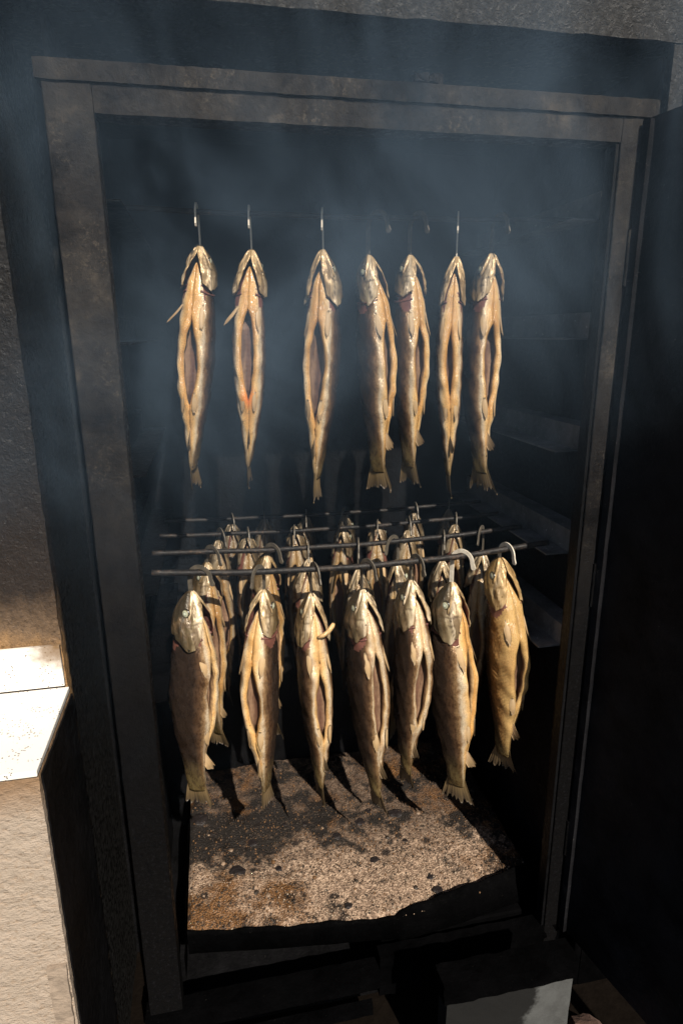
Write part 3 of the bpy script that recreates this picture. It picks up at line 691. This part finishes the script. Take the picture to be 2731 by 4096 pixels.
    V[:, 0] += sp.get('jawx', rs_.uniform(-.006, .006)) * np.sin(T * 14)
    g1 = .36 + .10 * np.sin(T * 22 + .4); gv = np.exp(-((U - .50 + T * 1.1) / .012) ** 2) * (T > .05) * .8
    tc = .118 + .05 * (U - .35) ** 2 * 10; gv = np.maximum(gv, np.exp(-((T - tc) / .004) ** 2) * (U > .16) * (U < .62) * .7)
    gv = np.maximum(gv, np.exp(-((T - .165 - .02 * np.sin(U * 14)) / .003) ** 2) * (U > .25) * (U < .6) * .5)
    sc_ = 1 - .02 * gv; V[:, 0] *= sc_; V[:, 1] *= sc_
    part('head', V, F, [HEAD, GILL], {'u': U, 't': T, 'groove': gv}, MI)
    def Hs(t, phd, side, k=1.0):
        W, D, VV_ = float(interp(t, HW)) * fat, float(interp(t, HD)) * fat, float(interp(t, HV)) * fat
        p_ = R(phd); s, c = math.sin(p_), math.cos(p_); zz = float(zf(np.array(t), np.array([p_]))[0])
        return np.array([side * W * k * s ** .92, (-VV_ * abs(c) ** .92 if c > 0 else D * abs(c) ** .92) * k, zz])
    # jaw bones
    for side in (1, -1):
        pts = [Hs(t, 62 + 12 * (t / .1), side, 1.02) for t in np.linspace(.004, .105, 9)]
        Vj, Fj = tube_arr(pts, [.0035, .0055, .0065, .007, .007, .0068, .006, .005, .003], 8)
        Vj = np.array([tuple(q_) for q_ in Vj]); part('jaw', Vj, Fj, HEAD, {'u': np.full(len(Vj), .12), 't': np.full(len(Vj), .05)})
    # eyes
    for side in (1, -1):
        c0 = Hs(.082, 86, side, .968); er = .0168 * fat
        nrm = np.array([side * .96, .10, .12]); nrm /= np.linalg.norm(nrm)
        a_ = np.cross(nrm, [0, 0, 1]); a_ /= np.linalg.norm(a_); bb = np.cross(nrm, a_)
        Ve, Te, Fe = [c0 + nrm * er * .52], [0.], []
        for i in range(1, 8):
            al = i / 7 * math.pi * .5
            for k_ in range(18):
                ta_ = 2 * math.pi * k_ / 18; Ve.append(c0 + (a_ * math.cos(ta_) + bb * math.sin(ta_)) * er * math.sin(al) + nrm * er * .52 * math.cos(al)); Te.append(math.sin(al))
        for k_ in range(18): Fe.append((0, 1 + k_, 1 + (k_ + 1) % 18))
        for i in range(6):
            for k_ in range(18):
                A = 1 + i * 18 + k_; B = 1 + i * 18 + (k_ + 1) % 18; Fe.append((A, A + 18, B + 18, B))
        part('eye', np.array(Ve), Fe, EYE, {'t': Te, 'u': Te})
    # gill arches in the open throat
    if hi:
        for side in (1, -1):
            for k_, t in enumerate((.125, .148, .170)):
                pts = [S(max(t + .012, .08), pd, side, 1.05) * np.array([1, 1, 0]) + np.array([0, 0, -t - .018 * math.sin(R(pd))]) for pd in np.linspace(28, 125, 16)]
                Vg, Fg = tube_arr(pts, [.0028 + .0028 * abs(math.sin(j * 1.9 + k_)) for j in range(16)], 7)
                Vg = np.array([tuple(q_) for q_ in Vg]); part('gill', Vg, Fg, GILL)
        # torn throat flesh in front of the shoulder
        Vr = iv * np.array([.020, .014, .020]) * (1 + .35 * (rs_.rand(len(iv), 1) - .5)) + np.array([.012 * rs_.choice([-1, 1]), -.030, -.150])
        part('throat_flesh', Vr, fi, FLESH)
    if sp.get('shred'):
        pts = [np.array(q_) for q_ in ((.000, -.066, -.168), (.018, -.076, -.160), (.040, -.078, -.146), (.060, -.074, -.128), (.066, -.070, -.120))]
        Vr, Fr = tube_arr(pts, [.005, .008, .009, .010, .006], 9, jitter=.2, rng=rng); part('flesh_shred', np.array([tuple(q_) for q_ in Vr]), Fr, SKIN, {'u': np.full(len(Vr), .05), 't': np.full(len(Vr), .3), 'speck': np.full(len(Vr), -1.)})
    # fins
    fs = dict(nr=7, ns=13) if hi else dict(nr=4, ns=7)
    for side in (1, -1):
        sw = sp.get('pec', 0.) if side == sp.get('pecside', 1) else 0.
        o0 = S(.228, 40, side, .99); tip = S(.335, 36, side, 1.03) + np.array([side * .045 * sw, -.006, .02 * sw]); wv = S(.3, 50, side, 1.0) - S(.3, 26, side, 1.0)
        V, F, U, T = leaf_arr(o0, tip, wv * .95, (side * .8, -.6, 0), rs_=rs_, curl=.004 + .006 * sw, **fs); part('pectoral_fin', V, F, FIN, {'u': U, 't': T})
        o0 = S(.570, 26, side, .98); tip = S(.665, 20, side, 1.10 + .15 * sp.get('pel', .3) * rs_.rand()); wv = S(.6, 38, side, 1.0) - S(.6, 16, side, 1.0)
        V, F, U, T = leaf_arr(o0, tip, wv * 1.15, (side * .7, -.7, 0), rs_=rs_, curl=.003, **fs); part('pelvic_fin', V, F, FIN, {'u': U, 't': T})
    a = np.array([0, -float(interp(.715, VP)) * fat + .004, -.715]); b2 = np.array([0, -float(interp(.775, VP)) * fat + .004, -.775])
    V, F, U, T = fin_arr(b2, a, b2 + [.004, -.014, -.030], a + [.008, -.040, -.065], (1, 0, 0), ragged=.2, rs_=rs_, **fs); part('anal_fin', V, F, FIN, {'u': U, 't': T})
    a = np.array([0, float(interp(.43, DP)) * fat - .004, -.43]); b2 = np.array([0, float(interp(.53, DP)) * fat - .004, -.53])
    V, F, U, T = fin_arr(a, b2, a + [.004, .030, -.075], b2 + [0, .012, -.045], (1, 0, 0), ragged=.2, rs_=rs_, **fs); part('dorsal_fin', V, F, FIN, {'u': U, 't': T})
    # tail
    tf = sp.get('tail', 1.)
    a = np.array([0, -.0325 * fat, -.862]); b2 = np.array([0, .0325 * fat, -.862])
    V, F, U, T = fin_arr(a, b2, (0, -.062 * fat * tf, -1.0), (0, .058 * fat * tf, -.995), (1, 0, 0), nr=10 if hi else 5, ns=23 if hi else 9, ragged=.26, curl=sp.get('curl', .01), corr=.0016, bulge=.0, fork=.10, rs_=rs_, th=.002)
    V[:, 0] += .010 * np.sin((U - .5) * 5 + ph[2]) * T
    part('tail_fin', V, F, TAILF, {'u': U, 't': T})
    if sp['row'] == 'U':                                    # fat drop gathering on the lowest ray
        q_ = V[np.argmin(V[:, 2])]; part('fat_drop', iv * np.array([.0022, .0022, .0048]) + q_ + np.array([0, 0, -.003]), fi, TAILF, {'t': np.zeros(len(iv)), 'u': np.zeros(len(iv))})
    return root
def make_hook(sp, idx, light):
    """flat steel hook cut from sheet: lies in the fish's own upright plane"""
    wd, tk = .0088, .0026; Ri = .0190; Rc = Ri + wd / 2
    pts = []
    z0 = sp['hook_z']                                    # arch centre height
    x, y, z = sp['nose']; zb = z - sp.get('shaft', .55 if sp['hi'] else .3) * sp['L'] * .95
    path = [(0, zz) for zz in np.linspace(zb, z0, 22)]
    wid = [wd * .35 if zz < z - .035 else wd for _, zz in path]
    path += [(-Rc + Rc * math.cos(a), z0 + Rc * math.sin(a)) for a in np.linspace(.12, math.pi, 18)]; wid += [wd * .95] * 18
    path += [(-2 * Rc - .0012 * k, z0 - .0035 * k) for k in (1, 2, 3)]; wid += [wd, wd * 1.1, wd * 1.2]
    path += [(-2 * Rc - .004, z0 - .0135)]; wid += [wd * .6]
    V = []; n = len(path)
    for i, (py, pz) in enumerate(path):
        a = path[max(i - 1, 0)]; b_ = path[min(i + 1, n - 1)]; d = Vector((b_[0] - a[0], b_[1] - a[1])).normalized(); nn = Vector((-d.y, d.x)); h = wid[i] / 2
        for sx_, sy_ in ((-1, 1), (1, 1), (1, -1), (-1, -1)):
            V.append((sx_ * tk / 2, py + nn.x * h * sy_, pz + nn.y * h * sy_))
    F = [(i * 4 + k, i * 4 + (k + 1) % 4, (i + 1) * 4 + (k + 1) % 4, (i + 1) * 4 + k) for i in range(n - 1) for k in range(4)] + [(3, 2, 1, 0), (n * 4 - 4, n * 4 - 3, n * 4 - 2, n * 4 - 1)]
    V = [(a, b_, c - z0) for a, b_, c in V]
    me = from_arr('fish_hook', V, F, smooth=False); bm = bmesh.new(); bm.from_mesh(me); bmesh.ops.recalc_face_normals(bm, faces=bm.faces); bm.to_mesh(me); bm.free()
    o = link('fish_hook', me, HOOKL if light else HOOKD)
    o.location = (x, y, z0); o.rotation_euler = (0, 0, R(sp.get('hookyaw', sp['yaw'])))
    tag(o, sp['hook_label'], 'hook', sp['hook_group'])
    return o
FISH = [
    {'row': 'U', 'nx': 0.0022, 'nz': 1.6506, 'dir': [-0.0933, 0.0, -0.9956], 'L': 0.4409, 'yaw': -21.1, 'label': 'leftmost upper trout, belly slit turned to the left and half veiled by smoke', 'group': 'smoked trout in the upper row', 'hi': True, 'tone': (0.45, 0.15, 0.05), 'hook_label': 'flat steel hook holding the leftmost fish of the upper row, edge-on', 'hook_group': 'flat steel hooks of the upper row', 'lighthook': True, 'gap': 1.05, 'asym': 0.1, 'pec': 1.0, 'pecside': -1, 'tw': 4, 'hookyaw': -6.1},
    {'row': 'U', 'nx': 0.0908, 'nz': 1.6451, 'dir': [-0.0648, 0.0, -0.9979], 'L': 0.4318, 'yaw': -9.5, 'label': 'second upper trout from the left, pale belly with orange patches beside the lower slit', 'group': 'smoked trout in the upper row', 'hi': True, 'tone': (0.42, 0.3, 0.03), 'hook_label': 'flat steel hook of the second upper fish from the left, edge-on', 'hook_group': 'flat steel hooks of the upper row', 'lighthook': True, 'gap': 0.95, 'pec': 1.0, 'pecside': -1, 'orange': 1.0, 'slit': (0.235, 0.65), 'tw': 4, 'hookyaw': -7.5},
    {'row': 'U', 'nx': 0.2188, 'nz': 1.6469, 'dir': [-0.0422, 0.0, -0.9991], 'L': 0.4685, 'yaw': -29.9, 'label': 'third upper trout from the left, wide open brown belly cavity above a long thin tail', 'group': 'smoked trout in the upper row', 'hi': True, 'tone': (0.45, 0.35, 0.05), 'hook_label': 'flat steel hook of the third upper fish from the left, edge-on beside the gap', 'hook_group': 'flat steel hooks of the upper row', 'lighthook': True, 'gap': 1.2, 'throat': 1.1, 'tw': 4, 'hookyaw': -11.9},
    {'row': 'U', 'nx': 0.302, 'nz': 1.6385, 'dir': [0.0497, 0.0, -0.9988], 'L': 0.4513, 'yaw': 32.1, 'label': 'middle upper trout showing its scaly grey flank, belly turned right and tail fin fanned', 'group': 'smoked trout in the upper row', 'hi': True, 'tone': (0.45, 0.1, 0.09), 'hook_label': 'flat steel hook of the middle upper fish, curved end faint in smoke', 'hook_group': 'flat steel hooks of the upper row', 'lighthook': False, 'gap': 0.8, 'tail': 1.1, 'tw': 25},
    {'row': 'U', 'nx': 0.3817, 'nz': 1.6399, 'dir': [0.0174, 0.0, -0.9998], 'L': 0.4454, 'yaw': 20.4, 'label': 'fifth upper trout from the left, silvery flank line beside a narrow slit', 'group': 'smoked trout in the upper row', 'hi': True, 'tone': (0.48, 0.2, 0.12), 'hook_label': 'flat steel hook of the fifth upper fish from the left, faint curved end', 'hook_group': 'flat steel hooks of the upper row', 'lighthook': False, 'gap': 0.85, 'tw': 25},
    {'row': 'U', 'nx': 0.4745, 'nz': 1.639, 'dir': [-0.0025, 0.0, -1.0], 'L': 0.4661, 'yaw': -15.7, 'label': 'slim narrow upper trout with a bright steel needle in its slit, second from right', 'group': 'smoked trout in the upper row', 'hi': True, 'tone': (0.45, 0.45, 0.05), 'hook_label': 'flat steel hook of the slim fish second from the right in the upper row', 'hook_group': 'flat steel hooks of the upper row', 'lighthook': True, 'gap': 0.75, 'fat': 0.82, 'slit': (0.25, 0.62), 'tw': 15, 'hookyaw': -20.7},
    {'row': 'U', 'nx': 0.5438, 'nz': 1.6462, 'dir': [0.009, 0.0, -1.0], 'L': 0.474, 'yaw': 11.3, 'label': 'rightmost trout of the upper row with a short dark fin at its shoulder', 'group': 'smoked trout in the upper row', 'hi': True, 'tone': (0.5, 0.3, 0.07), 'hook_label': 'flat steel hook of the rightmost upper fish, faint arch at the top right', 'hook_group': 'flat steel hooks of the upper row', 'lighthook': False, 'gap': 1.0, 'tw': 30, 'tail': 1.2},
    {'row': 'F', 'nx': -0.0583, 'nz': 1.0133, 'dir': [-0.0334, 0.0, -0.9994], 'L': 0.5147, 'yaw': 59.7, 'label': 'leftmost trout of the nearest lower row, plump dark brown flank, pale eye', 'group': 'smoked trout in the front lower row', 'hi': True, 'tone': (0.6, 0.1, 0.09), 'hook_label': 'dark flat steel hook on the nearest lower rod above the leftmost plump dark fish', 'hook_group': 'flat steel hooks on the nearest lower rod', 'lighthook': False, 'gap': 0.8, 'fat': 1.12, 'tw': 15, 'bowx': 0.0, 'sy': -0.01},
    {'row': 'F', 'nx': 0.0869, 'nz': 1.0006, 'dir': [-0.0253, 0.0, -0.9997], 'L': 0.5237, 'yaw': -32.6, 'label': 'second front trout from the left, slit turned left with black specks along its edge', 'group': 'smoked trout in the front lower row', 'hi': True, 'tone': (0.52, 0.25, 0.05), 'hook_label': 'dark flat steel hook with gleaming edge, second from the left on the nearest lower rod', 'hook_group': 'flat steel hooks on the nearest lower rod', 'lighthook': False, 'gap': 1.05, 'asym': 0.1, 'tw': 8, 'speck': 1.0},
    {'row': 'F', 'nx': 0.183, 'nz': 0.9828, 'dir': [0.0139, 0.0, -0.9999], 'L': 0.5232, 'yaw': 13.2, 'label': 'third front trout from the left with a shred of flesh sticking out at the throat', 'group': 'smoked trout in the front lower row', 'hi': True, 'tone': (0.58, 0.3, 0.06), 'hook_label': 'narrow dark flat steel hook third from the left on the nearest lower rod', 'hook_group': 'flat steel hooks on the nearest lower rod', 'lighthook': False, 'gap': 1.0, 'fat': 0.95, 'tw': 5, 'shred': 1},
    {'row': 'F', 'nx': 0.2905, 'nz': 0.9813, 'dir': [0.0669, 0.0, -0.9978], 'L': 0.5722, 'yaw': 22.7, 'label': 'middle trout of the nearest lower row, nearly black back beside its pale belly', 'group': 'smoked trout in the front lower row', 'hi': True, 'tone': (0.68, 0.1, 0.06), 'hook_label': 'dark curled flat steel hook in the middle of the nearest lower rod', 'hook_group': 'flat steel hooks on the nearest lower rod', 'lighthook': False, 'gap': 0.95, 'bowx': 0.0},
    {'row': 'F', 'nx': 0.3977, 'nz': 0.9932, 'dir': [-0.0024, 0.0, -1.0], 'L': 0.5295, 'yaw': 16.3, 'label': 'fifth front trout from the left, glaring white gill cover above a maroon throat', 'group': 'smoked trout in the front lower row', 'hi': True, 'tone': (0.68, 0.15, 0.06), 'hook_label': 'grey curled flat steel hook third from the right on the nearest lower rod', 'hook_group': 'flat steel hooks on the nearest lower rod', 'lighthook': False, 'gap': 0.95, 'fat': 1.02},
    {'row': 'F', 'nx': 0.4888, 'nz': 0.981, 'dir': [0.0595, 0.0, -0.9982], 'L': 0.5811, 'yaw': 40.8, 'label': 'second front trout from the right, big silvery head with round eye, grey scaly side', 'group': 'smoked trout in the front lower row', 'hi': True, 'tone': (0.44, 0.05, 0.12), 'hook_label': 'bright pale flat steel hook second from the right on the nearest lower rod', 'hook_group': 'flat steel hooks on the nearest lower rod', 'lighthook': True, 'gap': 0.7, 'fat': 1.08, 'tw': 10, 'tail': 1.15},
    {'row': 'F', 'nx': 0.5994, 'nz': 1.0282, 'dir': [0.0706, 0.0, -0.9975], 'L': 0.5615, 'yaw': 12.6, 'label': 'rightmost front trout, golden wrinkled flank glowing amber', 'group': 'smoked trout in the front lower row', 'hi': True, 'tone': (0.4, 0.85, 1.0), 'hook_label': 'bright pale flat steel hook at the right end of the nearest lower rod', 'hook_group': 'flat steel hooks on the nearest lower rod', 'lighthook': True, 'gap': 0.8, 'fat': 1.05, 'tw': 15, 'tail': 1.25},
    {'row': 'S', 'nx': -0.0268, 'nz': 1.0258, 'dir': [0.0, 0.0, -1.0], 'L': 0.47, 'yaw': 36.4, 'label': 'half hidden second-row trout behind the plump dark leftmost front fish', 'group': 'smoked trout in the second lower row', 'hi': True, 'tone': (0.5, 0.3, 0.07), 'hook_label': 'dark flat steel hook first from the left on the second lower rod', 'hook_group': 'flat steel hooks on the second lower rod', 'lighthook': False},
    {'row': 'S', 'nx': 0.1016, 'nz': 1.0358, 'dir': [0.0, 0.0, -1.0], 'L': 0.47, 'yaw': 37.2, 'label': 'second-row trout whose open brown belly shows right of the second front fish', 'group': 'smoked trout in the second lower row', 'hi': True, 'tone': (0.45, 0.5, 0.07), 'hook_label': 'dark flat steel hook second from the left on the second lower rod', 'hook_group': 'flat steel hooks on the second lower rod', 'lighthook': False, 'gap': 1.2},
    {'row': 'S', 'nx': 0.1978, 'nz': 1.0143, 'dir': [0.0, 0.0, -1.0], 'L': 0.47, 'yaw': -8.6, 'label': 'second-row trout whose pale arched jaw rises over the narrow third front hook', 'group': 'smoked trout in the second lower row', 'hi': True, 'tone': (0.58, 0.1, 0.05), 'hook_label': 'dark flat steel hook third from the left on the second lower rod', 'hook_group': 'flat steel hooks on the second lower rod', 'lighthook': False},
    {'row': 'S', 'nx': 0.3111, 'nz': 0.9809, 'dir': [0.0, 0.0, -1.0], 'L': 0.47, 'yaw': -11.0, 'label': 'second-row trout whose pale chevron jaw stands behind the middle front fish', 'group': 'smoked trout in the second lower row', 'hi': True, 'tone': (0.58, 0.1, 0.05), 'hook_label': 'dark flat steel hook fourth from the left on the second lower rod', 'hook_group': 'flat steel hooks on the second lower rod', 'lighthook': False},
    {'row': 'S', 'nx': 0.4031, 'nz': 0.9984, 'dir': [0.0, 0.0, -1.0], 'L': 0.47, 'yaw': -48.5, 'label': 'second-row trout seen between the middle and fifth front fish, slit turned left', 'group': 'smoked trout in the second lower row', 'hi': True, 'tone': (0.62, 0.2, 0.07), 'hook_label': 'dark flat steel hook fifth from the left on the second lower rod', 'hook_group': 'flat steel hooks on the second lower rod', 'lighthook': False, 'gap': 1.1},
    {'row': 'S', 'nx': 0.5138, 'nz': 0.9871, 'dir': [0.0, 0.0, -1.0], 'L': 0.47, 'yaw': -16.4, 'label': 'second-row trout whose wide spread gill covers flank the pale hook second from right', 'group': 'smoked trout in the second lower row', 'hi': True, 'tone': (0.58, 0.1, 0.05), 'hook_label': 'dark flat steel hook sixth from the left on the second lower rod', 'hook_group': 'flat steel hooks on the second lower rod', 'lighthook': False},
    {'row': 'S', 'nx': 0.6127, 'nz': 1.0046, 'dir': [0.0, 0.0, -1.0], 'L': 0.47, 'yaw': -38.0, 'label': 'second-row trout at the right, spread gill covers just left of the golden fish', 'group': 'smoked trout in the second lower row', 'hi': True, 'tone': (0.62, 0.1, 0.05), 'hook_label': 'dark flat steel hook last from the left on the second lower rod', 'hook_group': 'flat steel hooks on the second lower rod', 'lighthook': False},
    {'row': 'T', 'nx': 0.0004, 'nz': 1.0391, 'dir': [0.0, 0.0, -1.0], 'L': 0.44, 'yaw': 19.4, 'label': 'dim trout, first from the left on the third lower rod', 'group': 'smoked trout in the third lower row', 'hi': False, 'tone': (0.55, 0.2, 0.07), 'hook_label': 'thin dim flat steel hook first from the left on the third lower rod', 'hook_group': 'flat steel hooks on the third lower rod', 'lighthook': False},
    {'row': 'T', 'nx': 0.07, 'nz': 1.0487, 'dir': [0.0, 0.0, -1.0], 'L': 0.44, 'yaw': 1.9, 'label': 'dim trout, second from the left on the third lower rod', 'group': 'smoked trout in the third lower row', 'hi': False, 'tone': (0.55, 0.2, 0.07), 'hook_label': 'thin dim flat steel hook second from the left on the third lower rod', 'hook_group': 'flat steel hooks on the third lower rod', 'lighthook': False},
    {'row': 'T', 'nx': 0.1822, 'nz': 1.0572, 'dir': [0.0, 0.0, -1.0], 'L': 0.44, 'yaw': -7.3, 'label': 'dim trout, third from the left on the third lower rod', 'group': 'smoked trout in the third lower row', 'hi': False, 'tone': (0.55, 0.2, 0.07), 'hook_label': 'thin dim flat steel hook third from the left on the third lower rod', 'hook_group': 'flat steel hooks on the third lower rod', 'lighthook': False},
    {'row': 'T', 'nx': 0.3011, 'nz': 1.0508, 'dir': [0.0, 0.0, -1.0], 'L': 0.44, 'yaw': -26.7, 'label': 'dim trout, fourth from the left on the third lower rod', 'group': 'smoked trout in the third lower row', 'hi': False, 'tone': (0.55, 0.2, 0.07), 'hook_label': 'thin dim flat steel hook fourth from the left on the third lower rod', 'hook_group': 'flat steel hooks on the third lower rod', 'lighthook': False},
    {'row': 'T', 'nx': 0.3879, 'nz': 1.0556, 'dir': [0.0, 0.0, -1.0], 'L': 0.44, 'yaw': -14.7, 'label': 'dim trout, fifth from the left on the third lower rod', 'group': 'smoked trout in the third lower row', 'hi': False, 'tone': (0.55, 0.2, 0.07), 'hook_label': 'thin dim flat steel hook fifth from the left on the third lower rod', 'hook_group': 'flat steel hooks on the third lower rod', 'lighthook': False},
    {'row': 'T', 'nx': 0.4646, 'nz': 1.0276, 'dir': [0.0, 0.0, -1.0], 'L': 0.44, 'yaw': -7.4, 'label': 'dim trout, sixth from the left on the third lower rod', 'group': 'smoked trout in the third lower row', 'hi': False, 'tone': (0.55, 0.2, 0.07), 'hook_label': 'thin dim flat steel hook sixth from the left on the third lower rod', 'hook_group': 'flat steel hooks on the third lower rod', 'lighthook': False},
    {'row': 'T', 'nx': 0.5891, 'nz': 1.0375, 'dir': [0.0, 0.0, -1.0], 'L': 0.44, 'yaw': -16.5, 'label': 'dim trout, last from the left on the third lower rod', 'group': 'smoked trout in the third lower row', 'hi': False, 'tone': (0.55, 0.2, 0.07), 'hook_label': 'thin dim flat steel hook last from the left on the third lower rod', 'hook_group': 'flat steel hooks on the third lower rod', 'lighthook': False},
    {'row': 'B', 'nx': 0.0357, 'nz': 1.0441, 'dir': [0.0, 0.0, -1.0], 'L': 0.42, 'yaw': 8.3, 'label': 'shadowed trout, first from the left on the rearmost lower rod', 'group': 'smoked trout in the rearmost lower row', 'hi': False, 'tone': (0.6, 0.1, 0.07), 'hook_label': 'thin shadowed flat steel hook first from the left on the rearmost rod', 'hook_group': 'flat steel hooks on the rearmost lower rod', 'lighthook': False},
    {'row': 'B', 'nx': 0.1208, 'nz': 1.05, 'dir': [0.0, 0.0, -1.0], 'L': 0.42, 'yaw': -4.6, 'label': 'shadowed trout, second from the left on the rearmost lower rod', 'group': 'smoked trout in the rearmost lower row', 'hi': False, 'tone': (0.6, 0.1, 0.07), 'hook_label': 'thin shadowed flat steel hook second from the left on the rearmost rod', 'hook_group': 'flat steel hooks on the rearmost lower rod', 'lighthook': False},
    {'row': 'B', 'nx': 0.229, 'nz': 1.05, 'dir': [0.0, 0.0, -1.0], 'L': 0.42, 'yaw': -8.4, 'label': 'shadowed trout, third from the left on the rearmost lower rod', 'group': 'smoked trout in the rearmost lower row', 'hi': False, 'tone': (0.6, 0.1, 0.07), 'hook_label': 'thin shadowed flat steel hook third from the left on the rearmost rod', 'hook_group': 'flat steel hooks on the rearmost lower rod', 'lighthook': False},
    {'row': 'B', 'nx': 0.3314, 'nz': 1.0461, 'dir': [0.0, 0.0, -1.0], 'L': 0.42, 'yaw': -21.8, 'label': 'shadowed trout, fourth from the left on the rearmost lower rod', 'group': 'smoked trout in the rearmost lower row', 'hi': False, 'tone': (0.6, 0.1, 0.07), 'hook_label': 'thin shadowed flat steel hook fourth from the left on the rearmost rod', 'hook_group': 'flat steel hooks on the rearmost lower rod', 'lighthook': False},
    {'row': 'B', 'nx': 0.5181, 'nz': 1.0433, 'dir': [0.0, 0.0, -1.0], 'L': 0.42, 'yaw': -2.9, 'label': 'shadowed trout, fifth from the left on the rearmost lower rod', 'group': 'smoked trout in the rearmost lower row', 'hi': False, 'tone': (0.6, 0.1, 0.07), 'hook_label': 'thin shadowed flat steel hook fifth from the left on the rearmost rod', 'hook_group': 'flat steel hooks on the rearmost lower rod', 'lighthook': False},
    {'row': 'B', 'nx': 0.6189, 'nz': 1.0398, 'dir': [0.0, 0.0, -1.0], 'L': 0.42, 'yaw': -21.0, 'label': 'shadowed trout, last from the left on the rearmost lower rod', 'group': 'smoked trout in the rearmost lower row', 'hi': False, 'tone': (0.6, 0.1, 0.07), 'hook_label': 'thin shadowed flat steel hook last from the left on the rearmost rod', 'hook_group': 'flat steel hooks on the rearmost lower rod', 'lighthook': False}]
for idx, sp in enumerate(FISH):
    rk = sp['row']; rzf = RZ[rk]; x, z = sp['nx'], sp['nz']
    zr = rzf(x); Rc = .0190 + .0044; ps = R(sp['yaw'])
    back = Vector((-math.sin(ps), math.cos(ps), 0))          # world direction of the fish's back
    rr_ = .0045 if rk == 'U' else RODR
    sp['hook_z'] = zr - .0190 + rr_ + .0004
    nose = Vector((x, RY[rk] + back.y * Rc, z))
    sp['nose'] = tuple(nose)
    make_fish(sp, idx); make_hook(sp, idx, sp['lighthook'])

# ------------------------------------------------------------------ smoke
def smoke():
    x0, x1, y0, y1, z0, z1 = -.9, 1.3, -.30, .66, .55, 2.30
    o = box('smoke', None, None, x0, x1, y0, y1, z0, z1)
    m_ = bpy.data.materials.new('wood smoke'); m_.use_nodes = True; t = m_.node_tree
    k = M.__new__(M); k.m = m_; k.t = t; k.co = None
    for nd in list(t.nodes):
        if nd.type == 'BSDF_PRINCIPLED': t.nodes.remove(nd)
    outn = [n_ for n_ in t.nodes if n_.type == 'OUTPUT_MATERIAL'][0]
    pv = t.nodes.new('ShaderNodeVolumePrincipled'); t.links.new(pv.outputs[0], outn.inputs['Volume'])
    pv.inputs['Color'].default_value = (.45, .66, .92, 1); pv.inputs['Anisotropy'].default_value = 0.0
    p = k.xyz()
    n = k.noise(2.5, 6, .62, dist=1.6, vec=k.scale(k.obj(), (1, 1, .6)))
    def sm(v_, a, b_):
        mr = k.n('ShaderNodeMapRange', interpolation_type='SMOOTHSTEP'); k.put(mr.inputs[0], v_); mr.inputs[1].default_value = a; mr.inputs[2].default_value = b_; return mr.outputs[0]
    # billow boundary falls from left to right: smoke hangs lower on the left
    zz = k.math('MULTIPLY_ADD', p[0], -.22, p[2]); zz = k.math('MULTIPLY_ADD', k.math('SUBTRACT', n, .5), .9, zz)
    prof = k.math('ADD', k.math('MULTIPLY', sm(zz, 1.15, 1.62), .80), k.math('MULTIPLY', sm(zz, .70, 1.25), .10))
    wisp = sm(n, .40, .64)
    d = k.math('MULTIPLY', prof, k.math('MULTIPLY_ADD', wisp, 1.15, .16))
    # thinner in front of the cabinet face, thicker inside; fades out towards the camera
    f = k.math('ADD', k.math('MULTIPLY', sm(p[1], -.30, .04), .6), .12)
    d = k.math('MULTIPLY', d, f)
    # the plume leaves near the middle and thins out against both side walls
    cx = k.math('MULTIPLY', k.math('SUBTRACT', p[0], .22), 1.55); pl_ = k.math('POWER', 2.718, k.math('MULTIPLY', k.math('MULTIPLY', cx, cx), -1.))
    d = k.math('MULTIPLY', d, k.math('MULTIPLY_ADD', pl_, .85, .25))
    d = k.math('MULTIPLY', d, 1.45)
    t.links.new(d, pv.inputs['Density'])
    o.data.materials.append(m_)
    tag(o, 'blue-grey wood smoke drifting through the top of the cabinet and over the upper fish', 'smoke', kind='stuff')
smoke()
bpy.context.view_layer.update()
